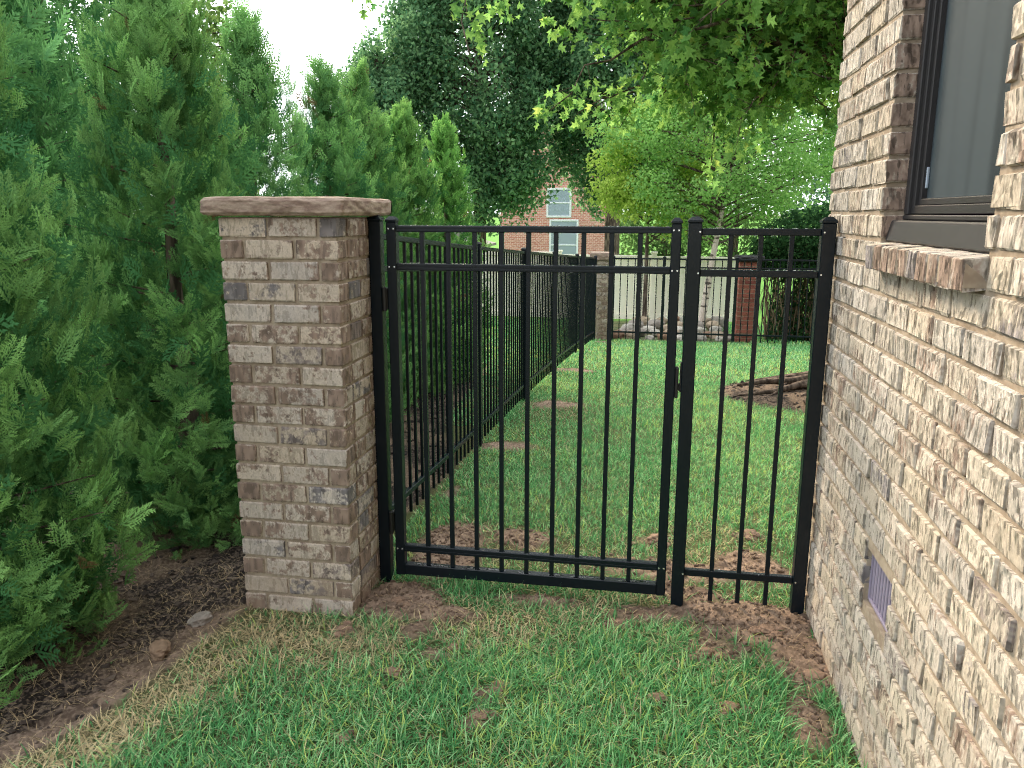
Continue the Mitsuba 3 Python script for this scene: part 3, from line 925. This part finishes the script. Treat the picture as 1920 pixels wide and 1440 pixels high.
thuja('second arborvitae from the far end of the evergreen row', -2.62, 8.30, 3.12, .56, 2, 260, 20, 6, (.10, .16), (1.05, 1.05, .95))
thuja('farthest arborvitae of the row, seen above the gate hinge', -2.45, 9.35, 3.08, .53, 2, 260, 20, 7, (.10, .16), (1.05, 1.1, .9))
thuja('tall hazy conifer behind the evergreen row at the top left', -5.0, 6.1, 7.4, 1.15, 2, 430, 16, 8, (.17, .27), (.9, 1, 1.1), 'tall_conifer')
thuja('tall dark conifer behind the nearest arborvitae at the left edge', -4.75, 4.55, 7.0, 1.1, 2, 400, 16, 9, (.17, .27), (.9, 1, 1.1), 'tall_conifer')


def leaf_template(kind):
    if kind == 'maple':
        o = np.array([[0, 0], [.14, -.54], [.36, -.20], [.66, -.50], [.64, -.15], [1.0, 0], [.64, .15], [.66, .50], [.36, .20], [.14, .54]], float)
        v = np.zeros((len(o) + 1, 3)); v[1:, :2] = o; v[0, 0] = .42
        f = np.array([[0, 1 + k, 1 + (k + 1) % len(o)] for k in range(len(o))])
        v[:, 2] = .22 * np.abs(v[:, 1]) - .20 * v[:, 0] ** 2
        return v, f
    if kind == 'quad':
        return np.array([[0, 0, 0], [.5, -.36, .08], [1, 0, -.1], [.5, .36, .08]]), np.array([[0, 1, 2], [0, 2, 3]])
    v = np.array([[0, 0, 0], [.35, -.27, .08], [.75, -.20, .02], [1, 0, -.12], [.75, .20, .02], [.35, .27, .08]])
    return v, np.array([[0, 1, 3], [1, 2, 3], [0, 3, 5], [3, 4, 5]])


def leaves_mesh(pos, d, size, cols, r, kind='oval', wide=1.0):
    tv, tf = leaf_template(kind)
    k = len(pos)
    v, f = scatter(tv, tf, pos, frames(d, r.normal(0, .7, k)), np.stack([size, size * wide, size], -1))
    return v, f, np.repeat(cols, len(tv), axis=0)


def leaf_cols(k, r, dark, lit, bias=0.5, yellow=None, py=0.0):
    w = np.clip(r.normal(bias, .28, k), 0, 1)[:, None]
    c = np.array(dark) * (1 - w) + np.array(lit) * w
    if yellow is not None:
        sel = r.random(k) < py
        c[sel] = np.array(yellow) * r.uniform(.8, 1.1, (sel.sum(), 1))
    return c


def limb(p0, p1, r0, r1, r, sag=0.0, n=7, sides=6):
    t = np.linspace(0, 1, n)[:, None]
    p0, p1 = np.asarray(p0, float), np.asarray(p1, float)
    L = np.linalg.norm(p1 - p0)
    w = r.normal(0, .035 * L, (n, 3)) * np.sin(np.pi * t)
    pts = p0 + (p1 - p0) * t + w + np.array([0, 0, sag * L]) * np.sin(np.pi * t)
    return pts, tube(pts, np.linspace(r0, r1, n), sides)


# the maple whose crown hangs into the picture from behind the house
r = np.random.default_rng(41)
M = thing('maple_tree', 'large maple reaching over the lawn from behind the house, big lobed leaves', 'tree')
tb = np.array([2.25, 8.85, float(terrain(2.2, 8.85)) - .1])
wood = [tube([tb, tb + [0, 0, .25], tb + [-.02, -.02, 1.3], tb + [-.05, -.06, 2.6], tb + [0, 0, 4.5], tb + [.05, 0, 6.4]], [.34, .23, .19, .16, .10, .02], 12)]
targets = [(-1.05, 6.7, 4.1), (-.35, 7.1, 3.35), (.25, 6.6, 3.0), (.65, 7.5, 2.75), (.95, 6.3, 3.5), (-.2, 6.2, 4.1), (1.35, 7.3, 3.0), (.6, 5.7, 4.0), (-.6, 8.0, 4.1), (.4, 8.6, 3.3), (1.2, 9.3, 3.2), 
           (-1.75, 5.80, 3.50), (2.6, 6.8, 4.2), (3.6, 8.0, 4.3), (3.7, 9.6, 4.4), (2.4, 10.4, 4.6), (2.6, 8.6, 6.2), (.95, 8.2, 2.65), (-1.2, 7.6, 4.1), (-.75, 6.5, 3.75), (-.25, 6.9, 2.95), (.0, 7.5, 2.65), (.35, 7.7, 2.45), (.8, 7.2, 2.5), (.2, 7.2, 2.9), (-.2, 7.7, 3.0), (-.9, 6.0, 4.0), (.2, 5.8, 3.5), (.55, 7.0, 2.9), (.1, 8.2, 3.6), (-.6, 7.4, 3.9), (-.1, 6.8, 3.7), (.5, 6.5, 3.3), (.75, 7.9, 3.1), (-.85, 7.0, 4.0)]
lp, ld = [], []
for q, tgt in enumerate(targets):
    st = tb + np.array([-.04, -.05, 3.0 + .05 * q])
    pts, m = limb(st, tgt, .055, .012, r, .10, 9, 6)
    wood.append(m)
    for c in range(13):
        t = r.uniform(.38, 1.0)
        p = pts[0] * 0 + np.array([np.interp(t * 8, range(9), pts[:, k_]) for k_ in range(3)])
        ax = pts[-1] - pts[0]; ax /= np.linalg.norm(ax)
        d = ax * r.uniform(.2, 1.0) + r.normal(0, .75, 3) * [1, 1, .45]
        d /= np.linalg.norm(d)
        L = r.uniform(.45, .95) * (.7 if q == 13 else 1)
        p2, m2 = limb(p, p + d * L + [0, 0, -.10 * L], .010, .004, r, .05, 5, 4)
        wood.append(m2)
        for e in range(4):
            tt = r.uniform(.3, 1.0)
            b = np.array([np.interp(tt * 4, range(5), p2[:, k_]) for k_ in range(3)])
            dd = d * .6 + r.normal(0, .6, 3); dd /= np.linalg.norm(dd)
            tl = r.uniform(.18, .38)
            wood.append(tube([b, b + dd * tl * .5, b + dd * tl + [0, 0, -.03]], [.0035, .0025, .0015], 3))
            for w in range(14):
                a_ = r.uniform(.25, 1.05)
                lp.append(b + dd * tl * a_ + r.normal(0, .05, 3) + [0, 0, -.03])
                od = dd * .5 + r.normal(0, .6, 3); od[2] -= .55
                ld.append(od)
lp, ld = np.array(lp), np.array(ld)
k = len(lp)
cols = leaf_cols(k, r, (.095, .260, .085), (.360, .600, .150), .5, (.50, .66, .16), .025)
v, f, c = leaves_mesh(lp, ld, r.uniform(.055, .105, k), cols, r, 'maple')
for q in range(26):
    a_ = 2.3 + q * .115 + r.normal(0, .06)
    L = r.uniform(.55, 1.2)
    pts = [tb + np.array([math.cos(a_) * .16, math.sin(a_) * .16, .30])]
    for s in (.3, .55, .8, 1.0):
        px_, py_ = tb[0] + math.cos(a_ + s * r.normal(0, .12)) * (.16 + L * s), tb[1] + math.sin(a_ + s * r.normal(0, .12)) * (.16 + L * s)
        pts.append(np.array([px_, py_, float(ground_z(px_, py_)) + .13 * (1 - s) ** 1.2 + .005]))
    wood.append(tube(pts, np.array([.085, .052, .040, .028, .010]) * r.uniform(.7, 1.2), 8))
part(M, 'trunk', cat(wood), 'mat_bark', True)
part(M, 'leaves', (v, f), 'mat_leaf', color=c)


def blob_tree(name, label, x, y, top, base, rx, ry, n, size, dark, lit, seed, bias=.45, trunk_r=.2, holes=None, yellow=None, py=0., bark='mat_bark', lean=(0, 0), nbough=40, zmid=.5, clump=.42, wide=1.0, group=None, kind='oval', short=False):
    """A broadleaf tree: trunk, boughs to leaf clumps spread through the crown's volume."""
    r = np.random.default_rng(seed)
    key = thing(name, label, 'tree', group)
    zg = float(terrain(x, y))
    wood = [tube([(x, y, zg - .1), (x + lean[0] * .3, y, zg + (top - zg) * .3), (x + lean[0] * .7, y + lean[1] * .5, zg + (top - zg) * .65), (x + lean[0], y + lean[1], top - .3)], [trunk_r, trunk_r * .75, trunk_r * .4, .02], 9)]
    u = r.normal(0, 1, (nbough, 3)); u /= np.linalg.norm(u, axis=1, keepdims=True)
    rad = r.uniform(.35, 1.0, nbough) ** .6
    h = (top - base) / 2
    cc = np.array([x + lean[0] * .6, y + lean[1] * .6, base + h]) + u * rad[:, None] * np.array([rx, ry, h])
    pos, cl = [], []
    for q in range(nbough):
        if holes and any(x0 < cc[q, 0] < x1 and z0 < cc[q, 2] < z1 for x0, x1, z0, z1 in holes):
            continue
        s = np.array([x + lean[0] * .4, y, max(zg + .8, min(cc[q, 2] - .15 * abs(cc[q, 0] - x) - .3, top - 1))])
        wood.append(limb(s, cc[q], max(.02, trunk_r * .22), .008, r, .06, 5, 5)[1])
        m = n // nbough
        g_ = r.normal(0, 1, (m, 3)); g_ *= (clump * r.random((m, 1)) ** .4) / np.linalg.norm(g_, axis=1, keepdims=True)
        g_ *= np.array([rx, ry, h]) * np.array([1, 1, .8])
        p = cc[q] + g_
        if holes:
            ok = np.ones(m, bool)
            for x0, x1, z0, z1 in holes:
                ok &= ~((p[:, 0] > x0) & (p[:, 0] < x1) & (p[:, 2] > z0) & (p[:, 2] < z1))
            p = p[ok]
        pos.append(p)
    pos = np.vstack(pos)
    k = len(pos)
    d = r.normal(0, .8, (k, 3)); d[:, 2] -= .35
    cols = leaf_cols(k, r, dark, lit, bias, yellow, py)
    cols = cols * (.75 + .5 * meshkit.fbm(pos * 1.2 / max(clump * rx, .3), 2, seed))[:, None]
    v, f, c = leaves_mesh(pos, d, r.uniform(size[0], size[1], k), np.clip(cols, 0, 1), r, kind, wide)
    part(key, 'trunk', wood[0], bark, True)
    part(key, 'boughs', cat(wood[1:]), 'mat_bark', True)
    part(key, 'crown', (v, f), 'mat_leaf', color=c)
    return key


DK, LT = (.065, .180, .090), (.300, .500, .240)
HOLES = [(-3.75, -2.45, -2, 1.0), (-3.05, -2.75, .9, 1.85)]
blob_tree('dark_pear_tree', 'dark green leafy tree standing left of the red brick house', -5.0, 23, 10.5, 1.0, 2.45, 1.7, 60000, (.10, .16), DK, LT, 51, trunk_r=.22, nbough=170, clump=.23, holes=HOLES, kind='quad')
blob_tree('dark_pear_tree', 'dark green leafy tree between the red brick house and the birch', -1.2, 23.5, 10.5, 1.4, 2.2, 1.6, 56000, (.10, .16), DK, LT, 52, trunk_r=.26, nbough=160, clump=.23, holes=HOLES, kind='quad')
blob_tree('dark_pear_tree', 'smaller leafy tree behind the evergreen row, at the left edge of the dark trees', -7.6, 22, 6.4, .6, 1.5, 1.3, 26000, (.09, .15), DK, LT, 54, trunk_r=.16, nbough=90, clump=.26, kind='quad')
YD, YL = (.21, .42, .13), (.46, .72, .22)
blob_tree('birch_tree', 'yellow green birch with a pale trunk in front of the cream wall', 1.05, 17.6, 5.0, .95, 2.6, 1.4, 34000, (.05, .09), YD, YL, 61, bias=.45, trunk_r=.085, bark='mat_birch', lean=(.75, .2), nbough=120, clump=.22, holes=[(-2, 2.8, -2, .9)], kind='quad')
blob_tree('young_maple', 'small tree of bright yellow green leaves left of the birch trunk', -.15, 18.4, 3.9, 1.05, 1.35, 1.0, 12000, (.06, .11), (.32, .48, .10), (.66, .80, .20), 62, bias=.55, trunk_r=.06, nbough=44, clump=.30, kind='quad')
BD, BLT = (.05, .11, .05), (.13, .22, .09)
blob_tree('background_tree', 'pale green tree behind the cream wall to the right of the birch', 2.6, 27, 5.6, -.2, 2.4, 1.5, 9000, (.10, .17), (.09, .17, .06), (.20, .32, .10), 71, kind='quad', nbough=60, clump=.32, trunk_r=.12)
blob_tree('background_tree', 'bluish green bushy tree farthest away beside the house corner', 8.6, 38, 5.4, -.8, 3.0, 2.0, 9000, (.16, .28), (.09, .19, .12), (.18, .33, .20), 72, kind='quad', nbough=60, clump=.32, trunk_r=.15)
blob_tree('background_tree', 'light green tree behind the cream wall between the pear tree and the birch', .4, 29, 4.2, -.9, 2.2, 1.6, 8000, (.10, .18), (.08, .16, .06), (.18, .30, .10), 73, kind='quad', nbough=60, clump=.32, trunk_r=.12)
blob_tree('background_tree', 'light green leafy tree rising behind the arborvitae with the forked top', -6.0, 9.4, 4.6, .6, 1.1, 1.0, 9000, (.06, .11), (.10, .19, .06), (.20, .32, .09), 74, kind='quad', nbough=50, clump=.32, trunk_r=.1)
blob_tree('background_tree', 'tree beyond the evergreen row at the far left', -11.5, 13, 5.2, .2, 2.2, 1.6, 8000, (.10, .18), (.07, .14, .06), (.15, .26, .09), 75, kind='quad', nbough=60, clump=.32, trunk_r=.12)

# shrub with dense bare stems behind the far fence on the right
r = np.random.default_rng(81)
SH = thing('overgrown_shrub', 'overgrown shrub of dense brown stems under dark leaves right of the red pillar', 'shrub')
st = []
for q in range(230):
    x0, y0 = r.uniform(2.15, 3.55), r.uniform(15.3, 16.2)
    z0 = float(terrain(x0, y0)) - .05
    hgt = r.uniform(.9, 1.9)
    pts = [np.array([x0, y0, z0])]
    for s in range(4):
        pts.append(pts[-1] + np.array([r.normal(0, .07), r.normal(0, .07), hgt / 4]))
    st.append(tube(pts, np.linspace(r.uniform(.009, .018), .004, 5), 4))
v, f = cat(st)
part(SH, 'stems', (v, f), 'mat_vertex', color=np.array([.20, .145, .095]) * (.5 + meshkit.noise(v * np.array([20, 20, 2.0]), 3))[:, None])
k = 9000
th, rr = r.uniform(0, 6.28, k), r.random(k) ** .5
pos = np.stack([2.95 + 1.15 * rr * np.cos(th), 15.75 + .75 * rr * np.sin(th), .55 + r.random(k) ** 1.3 * 1.25 * np.sqrt(1 - .8 * rr ** 2)], -1)
k2 = 2600
pos2 = np.stack([r.uniform(2.2, 3.6, k2), r.uniform(15.25, 15.9, k2), -.68 + r.random(k2) ** 2.2 * 1.3], -1)
pos = np.vstack([pos, pos2]); k += k2
d = r.normal(0, .8, (k, 3)); d[:, 2] -= .3
v, f, c = leaves_mesh(pos, d, r.uniform(.05, .10, k), leaf_cols(k, r, (.02, .06, .022), (.06, .14, .045), .45), r, 'quad', 1.3)
part(SH, 'leaves', (v, f), 'mat_leaf', color=c)

# ---------------------------------------------------------------- grass, straw, mulch chips, crumbs
r = np.random.default_rng(91)


def blades(x, y, length, width, cols, lean, segs=2, droop=.35):
    k = len(x)
    z = ground_z(x, y)
    a = r.uniform(0, 6.28, k)
    d = np.stack([np.cos(a), np.sin(a)], -1)
    sd = np.stack([-np.sin(a), np.cos(a)], -1)
    rows = []
    ts = [0, .5, 1.0] if segs == 2 else [0, 1.0]
    for t in ts:
        hx = lean * (t * .55 + t * t * .45) * length
        hz = length * np.sqrt(np.maximum(1 - lean ** 2, .02)) * (t - droop * lean * t * t)
        rows.append((hx, hz))
    V = []
    for q, t in enumerate(ts):
        c = np.stack([x + d[:, 0] * rows[q][0], y + d[:, 1] * rows[q][0], z - .004 + rows[q][1]], -1)
        if t < 1:
            w = width * (1 - .35 * t) / 2
            V.append(c + np.concatenate([sd * w[:, None], np.zeros((k, 1))], 1))
            V.append(c - np.concatenate([sd * w[:, None], np.zeros((k, 1))], 1))
        else:
            V.append(c)
    V = np.stack(V, 1)
    n = V.shape[1]
    tf = np.array([[0, 1, 3], [0, 3, 2], [2, 3, 4]]) if segs == 2 else np.array([[0, 1, 2]])
    f = (tf[None] + (np.arange(k) * n)[:, None, None]).reshape(-1, 3)
    shade = np.array([.6, .6, .9, .9, 1.1]) if segs == 2 else np.array([.7, .7, 1.1])
    c = cols[:, None, :] * shade[None, :, None]
    return V.reshape(-1, 3), f, c.reshape(-1, 3)


def in_solid(x, y):
    m = (x > PX0 - .005) & (x < PX1 + .005) & (y > PY0 - .005) & (y < PY1 + .005)
    m |= (x > WX - .004) & (y < WY1)
    return m


def grass_field(x0, x1, y0, y1, dens, ln, wd, segs, tall=True):
    n = int((x1 - x0) * (y1 - y0) * dens)
    x, y = r.uniform(x0, x1, n), r.uniform(y0, y1, n)
    pr = (1 - soil(x, y)) ** 1.5 * (1 - mulch(x, y)) * np.clip(.25 + 1.4 * gnoise(x, y, 7.0, 71), 0, 1)
    dry = dryness(x, y)
    pr *= 1 - .2 * dry
    ok = (r.random(n) < pr) & ~in_solid(x, y)
    x, y, dry = x[ok], y[ok], dry[ok]
    k = len(x)
    L = r.uniform(ln[0], ln[1], k) * (.45 + 1.1 * gnoise(x, y, 8, 72)) * (1 - .25 * dry)
    lean = np.clip(r.normal(.72, .22, k), .05, .97)
    isdry = r.random(k) < np.clip(dry * 1.0, .07 if y1 < 7 else .0, .88)
    sun_patch = gnoise(x, y, 1.6, 73)  # broad patches of lighter, yellower blades, sunlit spots put into the grass colour
    kind_ = r.random(k)[:, None] + (sun_patch[:, None] - .5) * .7
    col = np.where(kind_ < .42, np.array([.085, .300, .110]), np.where(kind_ < .72, np.array([.190, .470, .190]), np.where(kind_ < .88, np.array([.380, .660, .330]), np.array([.480, .640, .200]))))
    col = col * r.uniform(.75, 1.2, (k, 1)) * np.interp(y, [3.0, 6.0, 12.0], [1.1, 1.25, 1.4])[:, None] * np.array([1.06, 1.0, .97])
    straw = np.array([.78, .65, .40]) * r.uniform(.5, 1.1, (k, 1))
    col = np.where(isdry[:, None], straw, col)
    lean = np.where(isdry, np.clip(lean + .2, 0, .97), lean)
    return blades(x, y, L, r.uniform(wd[0], wd[1], k), col, lean, segs)


parts_ = [grass_field(-2.0, .68, 1.15, 3.3, 14000, (.035, .105), (.0027, .0056), 2),
          grass_field(-1.25, 2.4, 3.3, 6.0, 7200, (.035, .075), (.003, .0055), 2),
          grass_field(-1.3, 2.6, 6.0, 9.5, 4200, (.04, .075), (.005, .009), 1),
          grass_field(-2.4, 4.6, 9.5, 14.75, 1900, (.045, .085), (.009, .016), 1),
          grass_field(-2.0, -1.2, 6.4, 9.5, 3000, (.04, .075), (.006, .010), 1),
          grass_field(-7.0, -1.0, 11.0, 19.5, 500, (.06, .10), (.015, .03), 1),
          grass_field(1.5, 5.0, 14.7, 19.5, 500, (.06, .10), (.015, .03), 1)]
vs, fs, cs, n = [], [], [], 0
for v, f, c in parts_:
    vs.append(v); fs.append(f + n); cs.append(c); n += len(v)
put('lawn_grass', (np.vstack(vs), np.vstack(fs)), 'mat_grass', color=np.clip(np.vstack(cs), 0, 1))
tag('lawn_grass', 'short green lawn grass with dry straw coloured blades', 'grass', None, 'stuff')

# loose straw and needles lying on the bed and on the soil
n = 26000
x, y = r.uniform(-3.2, .68, n), r.uniform(1.2, 4.2, n)
pr = np.maximum(mulch(x, y) * (.25 + 1.1 * smoothstep(.45, .65, gnoise(x, y, 2.2, 81))), soil(x, y) * .34) * (x < .66)
ok = (r.random(n) < pr) & ~in_solid(x, y)
x, y = x[ok], y[ok]; k = len(x)
col = np.array([.46, .34, .20]) * r.uniform(.35, 1.15, (k, 1))
v, f, c = blades(x, y, r.uniform(.02, .075, k), r.uniform(.0015, .003, k), col, np.full(k, .97) - r.random(k) * .1, 2, .2)
put('dry_straw', (v + [0, 0, .006], f), 'mat_vertex', color=np.clip(c, 0, 1))
tag('dry_straw', 'loose dry straw and needles scattered over the planting bed', 'straw', None, 'stuff')

# dark mulch chips
_ico = trimesh.creation.icosahedron()
_bx = trimesh.creation.box()
tv0, tf0 = np.array(_bx.vertices), np.array(_bx.faces)


def chips(key, label, cat_, n, x0, x1, y0, y1, fn, size, c0, c1, flat, seed):
    rr_ = np.random.default_rng(seed)
    x, y = rr_.uniform(x0, x1, n), rr_.uniform(y0, y1, n)
    ok = (rr_.random(n) < fn(x, y)) & ~in_solid(x, y)
    x, y = x[ok], y[ok]; k = len(x)
    tv, tf = (tv0, tf0) if flat[1] < .5 else (_ico.vertices * .55, _ico.faces)
    s = rr_.uniform(size[0], size[1], k) * rr_.random(k) ** .6
    sc = np.stack([s, s * rr_.uniform(.4, .9, k), s * rr_.uniform(flat[0], flat[1], k)], -1)
    a = rr_.uniform(0, 6.28, k)
    d = np.stack([np.cos(a), np.sin(a), rr_.normal(0, .25, k)], -1)
    v_, f_ = scatter(tv * (1 + rr_.normal(0, .12, tv.shape)), tf, np.stack([x, y, ground_z(x, y) + s * .12], -1), frames(d, rr_.normal(0, .4, k)), sc)
    w = rr_.random((k, 1)) ** 1.5
    c_ = np.repeat(np.array(c0) * (1 - w) + np.array(c1) * w, len(tv), axis=0)
    put(key, (v_, f_), 'mat_vertex', color=np.clip(c_, 0, 1))
    tag(key, label, cat_, None, 'stuff')


chips('mulch_chips', 'dark bark mulch chips in the planting bed and round the maple', 'mulch', 17000, -3.2, 2.6, 1.2, 10, lambda x, y: mulch(x, y) * .8, (.012, .045), (.018, .014, .012), (.12, .09, .07), (.15, .4), 101)
chips('soil_crumbs', 'loose brown soil crumbs on the freshly dug patches', 'soil', 15000, -1.4, .68, 2.0, 4.3, lambda x, y: soil(x, y) * .85, (.005, .030), (.105, .072, .051), (.250, .177, .129), (.55, .95), 102)


def clod_mesh(x, y, z, s, seed):
    """A crumbled clod: a few broken lumps pressed together, rough at every scale."""
    q = np.random.default_rng(seed)
    ms = []
    for n_ in range(7):
        m = trimesh.creation.icosphere(subdivisions=3)
        rad = s * (q.uniform(.55, .8) if n_ == 0 else q.uniform(.22, .5))
        c = np.zeros(3) if n_ == 0 else np.array([q.normal(0, .75) * s, q.normal(0, .6) * s, -.05 * s])
        v = m.vertices * (1 + .9 * (meshkit.fbm(m.vertices * 2.4 + seed + n_ * 5.0, 4, seed) - .5)[:, None])
        v = v * rad * np.array([1.15, 1.0, .55]) + c + np.array([x, y, z + rad * .12])
        ms.append((v, m.faces))
    return cat(ms)


# single clods of soil on the lawn, each a thing of its own
clods = [(-.905, 2.10, .026, 'pale grey soil clod at the bottom left of the lawn'), (-.503, 2.285, .040, 'flat brown soil clod at the bottom centre of the lawn'),
         (-.865, 2.47, .030, 'brown soil clod left of the lawn centre below the pillar'), (-.700, 2.69, .030, 'small soil clod in the dry grass below the gate hinge'),
         (-.482, 2.46, .042, 'rounded soil clod in the middle of the front lawn'), (.314, 2.475, .042, 'broad soil clod in the grass at the lower right near the house'),
         (.08, 2.48, .030, 'small soil clod below the latch post in the grass'), (.252, 2.80, .034, 'soil clod in the thin grass below the short fence panel'),
         (-.086, 2.99, .032, 'soil clod just in front of the gate near its latch'), (-1.162, 2.73, .034, 'reddish soil clod at the right foot of the brick pillar'),
         (.079, 3.87, .060, 'flat mound of soil behind the gate latch'), (.553, 4.04, .050, 'soil clod on the lawn behind the short fence panel'),
         (.63, 2.72, .060, 'large soil clod against the house wall'), (.50, 3.02, .050, 'large soil clod in front of the end post'), (-1.02, 3.00, .045, 'soil clod at the foot of the gate post')]
for q, (x, y, s, lab) in enumerate(clods):
    key = thing('soil_clod', lab, 'soil clod')
    rng = np.random.default_rng(200 + q)
    m = clod_mesh(x, y, float(ground_z(x, y)), s, 40 + q)
    put(key, m, 'mat_vertex', 40, color=None) if False else put(key, m, 'mat_vertex', True, color=np.clip(np.array([.215, .142, .098]) * (.35 + 1.3 * meshkit.fbm(m[0] * 75, 4, q))[:, None], 0, 1))
for q, (x, y, s, lab) in enumerate([(-1.82, 2.51, .045, 'brown stone on the mulch left of the pillar'), (-1.80, 2.76, .040, 'flat grey stone in the bed close to the pillar')]):
    key = thing('bed_stone', lab, 'stone')
    m = rock_mesh(x, y, float(ground_z(x, y)) + s * .3, s * .8, s * 1.2, s * .6, 70 + q, 4, .55)
    put(key, m, 'mat_vertex', True, color=np.clip(np.array([.22, .15, .10] if q == 0 else [.24, .21, .18]) * (.6 + .8 * meshkit.fbm(m[0] * 40, 3, q))[:, None], 0, 1))

# ---------------------------------------------------------------- grey shed left of the far house
D = thing('garden_shed', 'grey board shed with a sloping roof left of the red brick house', 'shed')
for q in range(18):
    part(D, 'board', cbox((-10.6 + q * .15 + .004, 33.0, -1.5), (-10.6 + (q + 1) * .15 - .004, 33.03, 1.15), .004), 'mat_greywood')
part(D, 'wall', cbox((-10.6, 33.035, -1.5), (-7.9, 35.5, 1.15), .01), 'mat_greywood')
part(D, 'roof', (np.array([[-10.8, 32.8, 1.16], [-7.0, 32.8, .25], [-7.0, 35.7, .25], [-10.8, 35.7, 1.16], [-10.8, 32.8, 1.26], [-7.0, 32.8, .35], [-7.0, 35.7, .35], [-10.8, 35.7, 1.26]]),
                 np.array([[0, 1, 5, 4], [1, 2, 6, 5], [2, 3, 7, 6], [3, 0, 4, 7], [4, 5, 6, 7], [3, 2, 1, 0]])), 'mat_greywood')
